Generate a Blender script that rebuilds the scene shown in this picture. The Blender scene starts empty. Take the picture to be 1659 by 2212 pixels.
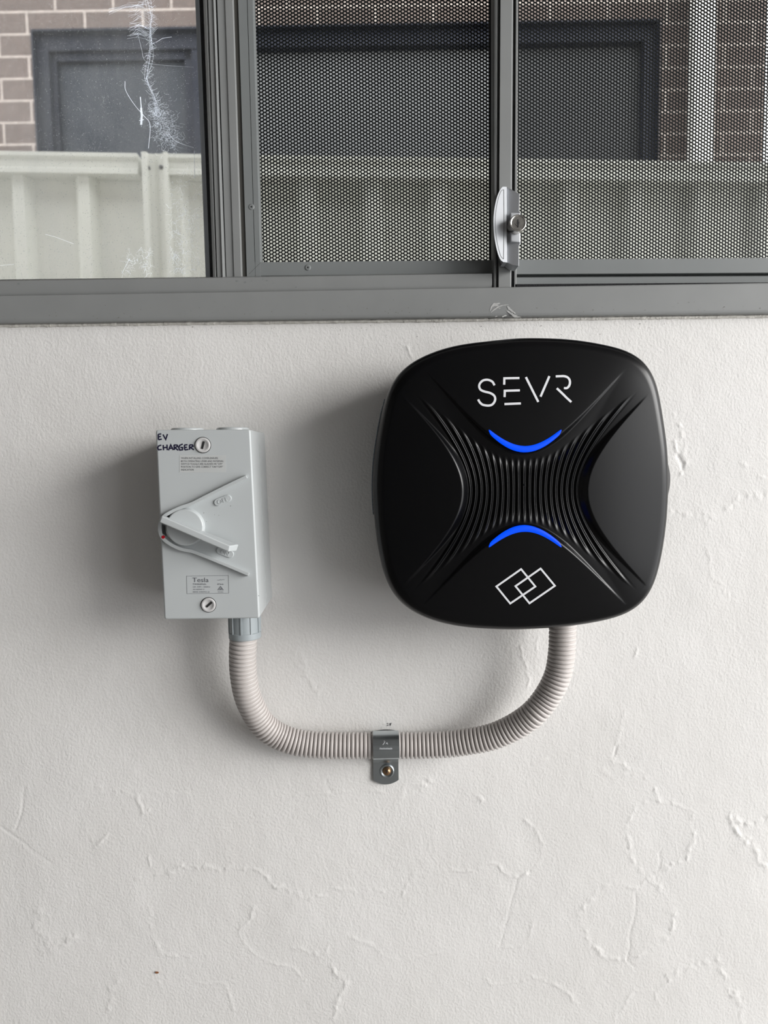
import bpy, bmesh, math, random
import numpy as np
from mathutils import Matrix, Vector
random.seed(7); rng = np.random.default_rng(7)
SC = bpy.context.scene; COL = SC.collection

# ------------------------------------------------------------ camera
W, H = 1659, 2212
F = 1534.0; D = 0.706; CX, CZ = 0.0, 1.25
FOOT = (785.0, 983.0); ROLL = math.radians(0.95)
ny = np.array([(FOOT[0]-W/2)/F, (H/2-FOOT[1])/F, -1.0]); ny /= np.linalg.norm(ny)   # world +Y in camera axes
nz = np.array([-math.sin(ROLL), math.cos(ROLL), 0.0]); nz -= ny*nz.dot(ny); nz /= np.linalg.norm(nz)
nx = np.cross(ny, nz)
R = np.array([nx, ny, nz])            # camera -> world
C0 = np.array([CX, -D, CZ])
cam = bpy.data.cameras.new('camera'); cam_o = bpy.data.objects.new('camera', cam); COL.objects.link(cam_o)
M = Matrix([list(R[i])+[C0[i]] for i in range(3)]+[[0, 0, 0, 1]]); cam_o.matrix_world = M
cam.sensor_fit = 'HORIZONTAL'; cam.sensor_width = 36.0; cam.lens = F*36/W
cam.clip_start = 0.01; cam.clip_end = 200
cam.dof.use_dof = True; cam.dof.focus_distance = 0.66; cam.dof.aperture_fstop = 9.5
SC.camera = cam_o
SC.view_settings.view_transform = 'Standard'; SC.view_settings.look = 'None'
SC.view_settings.gamma = 1.0; SC.view_settings.use_curve_mapping = False
SC.view_settings.exposure = 0.0
# ------------------------------------------------------------ world: bright overcast sky
wd = bpy.data.worlds.new('overcast'); SC.world = wd; wd.use_nodes = True
bg = wd.node_tree.nodes['Background']; bg.inputs[0].default_value = (0.98, 0.985, 1.0, 1); bg.inputs[1].default_value = 3.1
# daylight through the open garage door on the right
al = bpy.data.lights.new('garage_door_daylight', 'AREA'); al.shape = 'RECTANGLE'; al.size = 3.2; al.size_y = 2.3
al.energy = 300; al.color = (1.0, 0.985, 0.96)
alo = bpy.data.objects.new('garage_door_daylight', al); COL.objects.link(alo)
alo.location = (4.3, -2.4, 2.6)
alo.rotation_euler = (Vector((-4.3, 2.0, -1.2))).to_track_quat('-Z', 'Y').to_euler()

def P(px, py, Y):
    v = R @ np.array([(px-W/2)/F, (H/2-py)/F, -1.0])
    t = (Y-C0[1])/v[1]
    return C0+v*t
def PXY(px, py, Y):
    """vectorised"""
    px = np.asarray(px, float); py = np.asarray(py, float); Y = np.broadcast_to(np.asarray(Y, float), px.shape)
    c = np.stack([(px-W/2)/F, (H/2-py)/F, -np.ones_like(px)], -1)
    v = c @ R.T; t = (Y-C0[1])/v[..., 1]
    return C0+v*t[..., None]
def proj(p):
    q = (np.asarray(p)-C0) @ R
    return W/2+F*q[..., 0]/-q[..., 2], H/2-F*q[..., 1]/-q[..., 2]

# ------------------------------------------------------------ materials
def mat(name, col, rough=0.5, metal=0.0, spec=0.5, noise=None, bump=None, emit=None, coat=0):
    m = bpy.data.materials.new(name); m.use_nodes = True; nt = m.node_tree; b = nt.nodes['Principled BSDF']
    b.inputs['Base Color'].default_value = (*col, 1); b.inputs['Roughness'].default_value = rough
    b.inputs['Metallic'].default_value = metal; b.inputs['Specular IOR Level'].default_value = spec
    b.inputs['Coat Weight'].default_value = coat
    tc = nt.nodes.new('ShaderNodeTexCoord')
    if noise:
        sc, amt = noise
        n = nt.nodes.new('ShaderNodeTexNoise'); n.inputs['Scale'].default_value = sc; n.inputs['Detail'].default_value = 4
        nt.links.new(tc.outputs['Object'], n.inputs['Vector'])
        mx = nt.nodes.new('ShaderNodeMix'); mx.data_type = 'RGBA'
        mx.inputs['A'].default_value = (*[c*(1-amt) for c in col], 1); mx.inputs['B'].default_value = (*[min(1, c*(1+amt)) for c in col], 1)
        nt.links.new(n.outputs['Fac'], mx.inputs['Factor']); nt.links.new(mx.outputs['Result'], b.inputs['Base Color'])
    if bump:
        sc, st, dist = bump
        n = nt.nodes.new('ShaderNodeTexNoise'); n.inputs['Scale'].default_value = sc; n.inputs['Detail'].default_value = 2
        nt.links.new(tc.outputs['Object'], n.inputs['Vector'])
        bp = nt.nodes.new('ShaderNodeBump'); bp.inputs['Strength'].default_value = st; bp.inputs['Distance'].default_value = dist
        nt.links.new(n.outputs['Fac'], bp.inputs['Height']); nt.links.new(bp.outputs['Normal'], b.inputs['Normal'])
    if emit:
        b.inputs['Emission Color'].default_value = (*emit[0], 1); b.inputs['Emission Strength'].default_value = emit[1]
    return m
def s2l(*c): return tuple((x/255/12.92 if x/255 <= .04045 else ((x/255+.055)/1.055)**2.4) for x in c)

M_paint = mat('grey_window_paint', (0.24, 0.246, 0.244), 0.42, 0, .35, (30, .07), (900, .05, .0003))
M_paint_d = mat('grey_window_paint_outer', (0.20, 0.212, 0.212), 0.45, 0, .35, (30, .07))
M_dark = mat('dark_channel', (0.05, 0.048, 0.042), .7)
M_brush = mat('black_weather_brush', (0.006, 0.006, 0.008), .9, bump=(1500, 1, .001))
M_black_mesh = mat('black_security_mesh', (0.003, 0.004, 0.0045), .5, 0, .2)
M_shell = mat('black_satin_plastic', (0.0010, 0.0011, 0.0016), .26, 0, .30, bump=(2500, .05, .0001))
M_shell2 = mat('black_side_plastic', (0.006, 0.006, 0.007), .45)
M_vent = mat('blue_grey_vent', (0.13, 0.15, 0.18), .4)
M_led = mat('blue_light_bar', (0.0, 0.01, 0.2), .45, 0, .2, emit=((0.0, 0.075, 1.0), 1.05))
M_white = mat('white_print', (0.80, 0.81, 0.84), .45)
M_box = mat('light_grey_plastic', (0.485, 0.51, 0.515), .27, 0, .45, (8, .02))
M_boxd = mat('grey_gland_plastic', (0.33, 0.365, 0.38), .4)
M_screwp = mat('white_plastic_screw', (0.55, 0.545, 0.54), .35)
M_slot = mat('black_recess', (0.01, 0.01, 0.01), .7)
M_slotg = mat('dark_grey_recess', (0.09, 0.095, 0.095), .6)
M_ink = mat('marker_ink', (0.008, 0.006, 0.03), .5)
M_print = mat('dark_print', (0.035, 0.035, 0.04), .6)
M_printg = mat('engraved_print', (0.12, 0.125, 0.14), .6)
M_sticker = mat('clear_grey_sticker', (0.50, 0.515, 0.51), .5, 0, .3, (60, .05))
M_red = mat('red_paint', (0.5, 0.0, 0.01), .4)
M_conduit = mat('warm_grey_conduit', (0.52, 0.485, 0.465), .38, 0, .4)
M_zinc = mat('zinc_plated_steel', (0.52, 0.56, 0.58), .26, 1.0, noise=(60, .12))
M_brass = mat('yellow_passivated_screw', (0.36, 0.23, 0.13), .35, 1.0)
M_lock = mat('silver_painted_lock', (0.50, 0.515, 0.54), .5, .35)
M_chrome = mat('worn_chrome', (0.62, 0.60, 0.57), .22, 1.0, noise=(300, .3))
M_caulk = mat('white_caulk', (0.66, 0.64, 0.59), .6, noise=(120, .35), bump=(300, .6, .002))
M_chip = mat('bare_scuff', (0.42, 0.42, 0.41), .6, noise=(400, .35))
M_nglass2 = mat('flyscreen_pale_sky_reflection', (0.17, 0.175, 0.18), .6, 0, .2, (2.2, .25))  # paler grey paints the bright sky reflection into the pane colour
M_nglass3 = mat('flyscreen_mid_sky_reflection', (0.085, 0.088, 0.092), .6, 0, .2, (2.2, .25))  # weaker sky reflection, painted as a mid grey
M_dirt = mat('dirt_speck', (0.15, 0.14, 0.13), .8)
M_edge = mat('grey_channel_outdoor_glow', (0.42, 0.45, 0.48), .6)  # grey lightened to stand in for the glow from outdoors
M_fence = mat('cream_steel_fence', (0.68, 0.685, 0.635), .45, noise=(3, .03))
M_fscrew = mat('fence_screw', (0.12, 0.12, 0.12), .5)
M_navy = mat('dark_navy_window_frame', (0.010, 0.013, 0.024), .5, 0, .3)
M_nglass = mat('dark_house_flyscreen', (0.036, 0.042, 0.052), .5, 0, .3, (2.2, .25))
M_pipe = mat('white_downpipe', (0.85, 0.84, 0.80), .4)
M_cob = mat('cobweb_silk', (0.62, 0.64, 0.67), .8)
_b = M_cob.node_tree.nodes['Principled BSDF']; _t = M_cob.node_tree.nodes.new('ShaderNodeBsdfTranslucent'); _t.inputs[0].default_value = (.75, .77, .8, 1)
_m = M_cob.node_tree.nodes.new('ShaderNodeAddShader')
M_cob.node_tree.links.new(_b.outputs[0], _m.inputs[0]); M_cob.node_tree.links.new(_t.outputs[0], _m.inputs[1]); M_cob.node_tree.links.new(_m.outputs[0], M_cob.node_tree.nodes['Material Output'].inputs[0])
M_streak = M_cob.copy(); M_streak.name = 'white_streak'
M_ground = mat('gravel_ground', (0.25, 0.23, 0.2), .9, noise=(20, .4))
M_conc = mat('concrete_floor', (0.16, 0.155, 0.15), .7, noise=(5, .2))
M_inner = mat('garage_paint', (0.16, 0.155, 0.15), .8)
M_spot = mat('rust_spot', (0.25, 0.10, 0.04), .8)
M_pencil = mat('pencil_mark', (0.12, 0.12, 0.13), .8)

# painted plaster wall
M_wall = bpy.data.materials.new('painted_render_wall'); M_wall.use_nodes = True
nt = M_wall.node_tree; b = nt.nodes['Principled BSDF']; b.inputs['Roughness'].default_value = .62; b.inputs['Specular IOR Level'].default_value = .3
tc = nt.nodes.new('ShaderNodeTexCoord'); mp = nt.nodes.new('ShaderNodeMapping'); mp.inputs['Scale'].default_value = (1.0, 1.0, 0.84); mp.inputs['Rotation'].default_value = (0, math.radians(14), 0)
nt.links.new(tc.outputs['Object'], mp.inputs['Vector'])
n1 = nt.nodes.new('ShaderNodeTexNoise'); n1.inputs['Scale'].default_value = 400; n1.inputs['Detail'].default_value = 3; n1.inputs['Roughness'].default_value = .55
n2 = nt.nodes.new('ShaderNodeTexNoise'); n2.inputs['Scale'].default_value = 90; n2.inputs['Detail'].default_value = 2
n3 = nt.nodes.new('ShaderNodeTexNoise'); n3.inputs['Scale'].default_value = 9; n3.inputs['Detail'].default_value = 3
for n in (n1, n2, n3): nt.links.new(mp.outputs['Vector'], n.inputs['Vector'])
b1 = nt.nodes.new('ShaderNodeBump'); b1.inputs['Strength'].default_value = .62; b1.inputs['Distance'].default_value = .0007
b2 = nt.nodes.new('ShaderNodeBump'); b2.inputs['Strength'].default_value = .5; b2.inputs['Distance'].default_value = .0006
nt.links.new(n1.outputs['Fac'], b1.inputs['Height']); nt.links.new(n2.outputs['Fac'], b2.inputs['Height'])
nt.links.new(b2.outputs['Normal'], b1.inputs['Normal']); nt.links.new(b1.outputs['Normal'], b.inputs['Normal'])
mx = nt.nodes.new('ShaderNodeMix'); mx.data_type = 'RGBA'; mx.inputs['A'].default_value = (0.72, 0.705, 0.68, 1); mx.inputs['B'].default_value = (0.80, 0.79, 0.775, 1)
nt.links.new(n3.outputs['Fac'], mx.inputs['Factor']); nt.links.new(mx.outputs['Result'], b.inputs['Base Color'])

def glass_mat(name, dirt, base, scale):
    m = bpy.data.materials.new(name); m.use_nodes = True; nt = m.node_tree; nt.nodes.clear()
    out = nt.nodes.new('ShaderNodeOutputMaterial'); tr = nt.nodes.new('ShaderNodeBsdfTransparent'); tr.inputs[0].default_value = (.95, .955, .95, 1)
    gl = nt.nodes.new('ShaderNodeBsdfGlossy'); gl.inputs['Roughness'].default_value = .03
    df = nt.nodes.new('ShaderNodeBsdfDiffuse'); df.inputs[0].default_value = (.8, .82, .85, 1)
    tl = nt.nodes.new('ShaderNodeBsdfTranslucent'); tl.inputs[0].default_value = (.8, .82, .85, 1)
    dm = nt.nodes.new('ShaderNodeMixShader'); nt.links.new(df.outputs[0], dm.inputs[1]); nt.links.new(tl.outputs[0], dm.inputs[2])
    fr = nt.nodes.new('ShaderNodeFresnel'); fr.inputs[0].default_value = 1.45
    m1 = nt.nodes.new('ShaderNodeMixShader'); nt.links.new(fr.outputs[0], m1.inputs[0]); nt.links.new(tr.outputs[0], m1.inputs[1]); nt.links.new(gl.outputs[0], m1.inputs[2])
    tc = nt.nodes.new('ShaderNodeTexCoord'); mp = nt.nodes.new('ShaderNodeMapping'); mp.inputs['Scale'].default_value = (1, 1, .35)
    nt.links.new(tc.outputs['Object'], mp.inputs['Vector'])
    n = nt.nodes.new('ShaderNodeTexNoise'); n.inputs['Scale'].default_value = scale; n.inputs['Detail'].default_value = 8; n.inputs['Roughness'].default_value = .7
    nt.links.new(mp.outputs['Vector'], n.inputs['Vector'])
    ra = nt.nodes.new('ShaderNodeMapRange'); ra.inputs['From Min'].default_value = .35; ra.inputs['From Max'].default_value = .8
    ra.inputs['To Min'].default_value = base; ra.inputs['To Max'].default_value = base+dirt
    nt.links.new(n.outputs['Fac'], ra.inputs['Value'])
    sp = nt.nodes.new('ShaderNodeTexVoronoi'); sp.inputs['Scale'].default_value = 330; nt.links.new(tc.outputs['Object'], sp.inputs['Vector'])
    lt = nt.nodes.new('ShaderNodeMapRange'); lt.inputs['From Min'].default_value = .10; lt.inputs['From Max'].default_value = .16; lt.inputs['To Min'].default_value = dirt*2.0; lt.inputs['To Max'].default_value = 0
    nt.links.new(sp.outputs['Distance'], lt.inputs['Value'])
    ad = nt.nodes.new('ShaderNodeMath'); ad.operation = 'ADD'; ad.use_clamp = True
    nt.links.new(ra.outputs[0], ad.inputs[0]); nt.links.new(lt.outputs[0], ad.inputs[1])
    m2 = nt.nodes.new('ShaderNodeMixShader'); nt.links.new(ad.outputs[0], m2.inputs[0]); nt.links.new(m1.outputs[0], m2.inputs[1]); nt.links.new(dm.outputs[0], m2.inputs[2])
    nt.links.new(m2.outputs[0], out.inputs[0]); return m
M_glass = glass_mat('dusty_glass', .15, .02, 22)
M_glass2 = glass_mat('clean_glass', .02, .0, 20)

# ------------------------------------------------------------ mesh helpers
def tag(o, label=None, cat=None, group=None, kind=None):
    if label: o['label'] = label
    if cat: o['category'] = cat
    if group: o['group'] = group
    if kind: o['kind'] = kind
    return o
def empty(name, loc, **k):
    o = bpy.data.objects.new(name, None); COL.objects.link(o); o.location = loc; o.empty_display_size = .02
    return tag(o, **k)
def mobj(name, verts, faces, m, parent=None, smooth=False, bevel=0, seg=2, **k):
    me = bpy.data.meshes.new(name); v = [tuple(map(float, p)) for p in verts]
    off = Vector((0, 0, 0))
    if parent is not None and parent.type == 'EMPTY': off = Vector(parent.location)
    o = bpy.data.objects.new(name, me); COL.objects.link(o)
    if parent is not None:
        o.parent = parent
        wp = Vector((0, 0, 0)); q = parent
        while q is not None: wp += Vector(q.location); q = q.parent
        v = [(a-wp.x, b_-wp.y, c-wp.z) for a, b_, c in v]
    me.from_pydata(v, [], faces); me.materials.append(m)
    bm = bmesh.new(); bm.from_mesh(me); bmesh.ops.recalc_face_normals(bm, faces=bm.faces); bm.to_mesh(me); bm.free()
    if smooth:
        for p in me.polygons: p.use_smooth = True
    if bevel:
        bv = o.modifiers.new('bevel', 'BEVEL'); bv.width = bevel; bv.segments = seg; bv.limit_method = 'ANGLE'; bv.angle_limit = math.radians(35)
        for p in me.polygons: p.use_smooth = True
        try:
            wn = o.modifiers.new('wn', 'WEIGHTED_NORMAL'); wn.keep_sharp = True
        except Exception: pass
    return tag(o, **k)
def npmesh(name, V, Q, m, parent=None, smooth=True, **k):
    """fast path: V (n,3) array, Q (m,4) int array"""
    me = bpy.data.meshes.new(name); V = np.array(V, float)
    if parent is not None:
        q = parent
        while q is not None: V -= np.array(q.location); q = q.parent
    me.vertices.add(len(V)); me.vertices.foreach_set('co', V.astype(np.float32).ravel())
    me.loops.add(Q.size); me.loops.foreach_set('vertex_index', Q.astype(np.int32).ravel())
    me.polygons.add(len(Q)); me.polygons.foreach_set('loop_start', np.arange(0, Q.size, 4, dtype=np.int32))
    me.update(calc_edges=True); me.materials.append(m)
    me.polygons.foreach_set('use_smooth', np.full(len(Q), smooth))
    me.update(); o = bpy.data.objects.new(name, me); COL.objects.link(o)
    if parent is not None: o.parent = parent
    return tag(o, **k)
def gridQ(nr, nc, wrap=False):
    r = np.arange(nr-1)[:, None]; c = np.arange(nc if wrap else nc-1)[None]
    c2 = (c+1) % nc if wrap else c+1
    return np.stack([r*nc+c, r*nc+c2, (r+1)*nc+c2, (r+1)*nc+c], -1).reshape(-1, 4)
def prism_geo(front, back):
    n = len(front); V = list(front)+list(back)
    Fc = [tuple(range(n)), tuple(range(2*n-1, n-1, -1))]+[(i, n+i, n+(i+1) % n, (i+1) % n) for i in range(n)]
    return V, Fc
def slab(name, poly, Yf, Yb, m, parent=None, **k):
    """a polygon seen at these photo pixels on the plane Yf, straight back to Yb"""
    f = [P(x, y, Yf) for x, y in poly]; bk = [np.array([p[0], Yb, p[2]]) for p in f]
    V, Fc = prism_geo(f, bk); return mobj(name, V, Fc, m, parent, **k)
def wbox(a, b_):
    (x0, y0, z0), (x1, y1, z1) = a, b_
    V = [(x0, y0, z0), (x1, y0, z0), (x1, y0, z1), (x0, y0, z1), (x0, y1, z0), (x1, y1, z0), (x1, y1, z1), (x0, y1, z1)]
    return V, [(0, 1, 2, 3), (7, 6, 5, 4), (0, 4, 5, 1), (1, 5, 6, 2), (2, 6, 7, 3), (3, 7, 4, 0)]
def join(*gs):
    V = []; Fc = []
    for v, f in gs:
        n = len(V); V += list(v); Fc += [tuple(i+n for i in q) for q in f]
    return V, Fc
def rpoly(cx, cy, r, n=32, a0=0, ry=None):
    return [(cx+r*math.cos(a0+2*math.pi*i/n), cy+(ry or r)*math.sin(a0+2*math.pi*i/n)) for i in range(n)]
def roundrect(pts, r, n=5):
    """round the corners of a px quad"""
    out = []; N = len(pts)
    for i in range(N):
        p = np.array(pts[i], float); a = np.array(pts[i-1], float)-p; c = np.array(pts[(i+1) % N], float)-p
        a /= np.linalg.norm(a); c /= np.linalg.norm(c); p0 = p+a*r; p2 = p+c*r
        for t in np.linspace(0, 1, n+1):
            out.append(tuple((1-t)**2*p0+2*t*(1-t)*p+t*t*p2))
    return out
def ribbon2d(pts, w, closed=False):
    """left and right offsets of a polyline"""
    p = np.array(pts, float); n = len(p); L = []; Rr = []
    for i in range(n):
        if closed: a, c = p[i-1], p[(i+1) % n]
        else: a, c = p[max(i-1, 0)], p[min(i+1, n-1)]
        d1 = p[i]-a; d2 = c-p[i]
        if np.linalg.norm(d1) < 1e-6: d1 = d2
        if np.linalg.norm(d2) < 1e-6: d2 = d1
        d1 = d1/np.linalg.norm(d1); d2 = d2/np.linalg.norm(d2)
        n1_ = np.array([-d1[1], d1[0]]); n2_ = np.array([-d2[1], d2[0]]); nn = n1_+n2_
        l = np.linalg.norm(nn); nn = n1_ if l < .3 else nn/l
        s = w/2/max(.45, nn.dot(n1_)); ww = s if np.isscalar(s) else s
        L.append(p[i]+nn*ww); Rr.append(p[i]-nn*ww)
    return L, Rr
def ribbon_geo(pts, w, surf, th, closed=False):
    """a thin raised stroke; surf(px,py,offset)->world"""
    L, Rr = ribbon2d(pts, w, closed); V = []; n = len(L)
    for a, c in zip(L, Rr):
        V += [surf(a[0], a[1], th), surf(c[0], c[1], th), surf(c[0], c[1], -.0002), surf(a[0], a[1], -.0002)]
    Fc = []
    for i in range(n if closed else n-1):
        j = (i+1) % n
        for k in range(4): Fc.append((4*i+k, 4*j+k, 4*j+(k+1) % 4, 4*i+(k+1) % 4))
    if not closed: Fc += [(0, 1, 2, 3), (4*n-1, 4*n-2, 4*n-3, 4*n-4)]
    return V, Fc
def densify(pts, step=3, closed=False):
    out = []; q = list(pts)+([pts[0]] if closed else [])
    for a, c in zip(q[:-1], q[1:]):
        n = max(1, int(math.hypot(c[0]-a[0], c[1]-a[1])/step))
        for i in range(n): out.append((a[0]+(c[0]-a[0])*i/n, a[1]+(c[1]-a[1])*i/n))
    if not closed: out.append(q[-1])
    return out
def catmull(pts, n=8):
    p = [np.array(q, float) for q in pts]; p = [2*p[0]-p[1]]+p+[2*p[-1]-p[-2]]; out = []
    for i in range(1, len(p)-2):
        for t in np.arange(n)/n:
            out.append(.5*((2*p[i])+(-p[i-1]+p[i+1])*t+(2*p[i-1]-5*p[i]+4*p[i+1]-p[i+2])*t*t+(-p[i-1]+3*p[i]-3*p[i+1]+p[i+2])*t**3))
    out.append(p[-2]); return out
def tube_geo(path, r, n=8, cap=True):
    p = [np.array(q, float) for q in path]; V = []; up = np.array([.123, .95, .31]); N = len(p)
    for i in range(N):
        d = p[min(i+1, N-1)]-p[max(i-1, 0)]; d /= np.linalg.norm(d)+1e-12
        u = np.cross(d, up); u /= np.linalg.norm(u); v = np.cross(u, d); up = v if False else up
        rr = r[i] if hasattr(r, '__len__') else r
        for k in range(n):
            a = 2*math.pi*k/n; V.append(p[i]+rr*(math.cos(a)*u+math.sin(a)*v))
    Fc = [(i*n+k, i*n+(k+1) % n, (i+1)*n+(k+1) % n, (i+1)*n+k) for i in range(N-1) for k in range(n)]
    if cap: Fc += [tuple(range(n)), tuple(range(N*n-1, (N-1)*n-1, -1))]
    return V, Fc
def lathe(prof, c, axis='y', n=40):
    """prof: (radius, distance along axis) from centre c"""
    V = []
    for r, h in prof:
        for k in range(n):
            a = 2*math.pi*k/n; x, z = r*math.cos(a), r*math.sin(a)
            V.append({'y': (c[0]+x, c[1]+h, c[2]+z), 'z': (c[0]+x, c[1]+z, c[2]+h), 'x': (c[0]+h, c[1]+x, c[2]+z)}[axis])
    m_ = len(prof)
    Fc = [(i*n+k, i*n+(k+1) % n, (i+1)*n+(k+1) % n, (i+1)*n+k) for i in range(m_-1) for k in range(n)]
    Fc += [tuple(range(n)), tuple(range(m_*n-1, (m_-1)*n-1, -1))]
    return V, Fc
def text2d(s):
    cu = bpy.data.curves.new('t', 'FONT'); cu.body = s; cu.size = 1; cu.resolution_u = 3
    o = bpy.data.objects.new('t', cu); COL.objects.link(o); dg = bpy.context.evaluated_depsgraph_get(); dg.update()
    me = bpy.data.meshes.new_from_object(o.evaluated_get(dg))
    v = [(p.co.x, p.co.y) for p in me.vertices]; f = [tuple(p.vertices) for p in me.polygons]
    bpy.data.objects.remove(o); bpy.data.curves.remove(cu); bpy.data.meshes.remove(me); return v, f
def text_geo(s, x0, x1, ytop, ybase, surf, th, slope=0.0, caps=True):
    """text mapped so it spans x0..x1 and cap height ytop..ybase in photo pixels"""
    v, f = text2d(s); xs = [a for a, _ in v]; mn, mxx = min(xs), max(xs); ch = .73
    V = []
    for a, c in v:
        px = x0+(a-mn)/(mxx-mn)*(x1-x0); py = ybase-(c/ch)*(ybase-ytop)+slope*(px-x0)
        V.append(surf(px, py, th))
    return V, f

# ------------------------------------------------------------ room shell
def struct(name, geo, m, **k): return mobj(name, geo[0], geo[1], m, kind='structure', **k)
floor = struct('floor', wbox((-2.6, -4.2, -.1), (2.6, 0.1, 0)), M_conc)
ceil = struct('ceiling', wbox((-2.6, -4.2, 2.6), (2.6, .5, 2.7)), M_inner)
struct('wall_left', wbox((-2.7, -4.2, 0), (-2.6, 0.1, 2.6)), M_inner)
struct('wall_front', wbox((-2.6, -4.3, 0), (2.6, -4.2, 2.6)), M_inner)
# the window wall: fine relief inside the visible part, plain around it
ZS = float(P(830, 690, 0)[2]); ZB = float(P(830, 2330, 0)[2]); XL = float(P(-120, 1500, 0)[0]); XR = float(P(1790, 1500, 0)[0])
ZT = float(P(830, -330, 0)[2]); 
step = .00125; nxg = int((XR-XL)/step); nzg = int((ZS+.0-ZB)/step)
gx = np.linspace(XL, XR, nxg); gz = np.linspace(ZB, ZS, nzg); GX, GZ = np.meshgrid(gx, gz)
def vnoise(shape, cell):
    h = rng.standard_normal((shape[0]//cell+3, shape[1]//cell+3))
    yy = np.arange(shape[0])/cell; xx = np.arange(shape[1])/cell
    y0 = yy.astype(int); x0 = xx.astype(int); fy = yy-y0; fx = xx-x0; fy = fy*fy*(3-2*fy); fx = fx*fx*(3-2*fx)
    a = h[np.ix_(y0, x0)]; b_ = h[np.ix_(y0, x0+1)]; c = h[np.ix_(y0+1, x0)]; d = h[np.ix_(y0+1, x0+1)]
    return (a*(1-fx)+b_*fx)*(1-fy)[:, None]+(c*(1-fx)+d*fx)*fy[:, None]
RH = vnoise(GX.shape, 90)*.0004+vnoise(GX.shape, 34)*.00016+vnoise(GX.shape, 12)*.00005
def px_of(pts, s, ox, oy): return [(ox+x/s, oy+y/s) for x, y in pts]
Z6 = lambda *p: px_of(p, 1.999, 0, 1660)
Z7 = lambda *p: px_of(p, 2.001, 830, 1660)
Z8 = lambda *p: px_of(p, 3.455, 1200, 1060)
Z5 = lambda *p: px_of(p, 5.184, 960, 1340)
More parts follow.
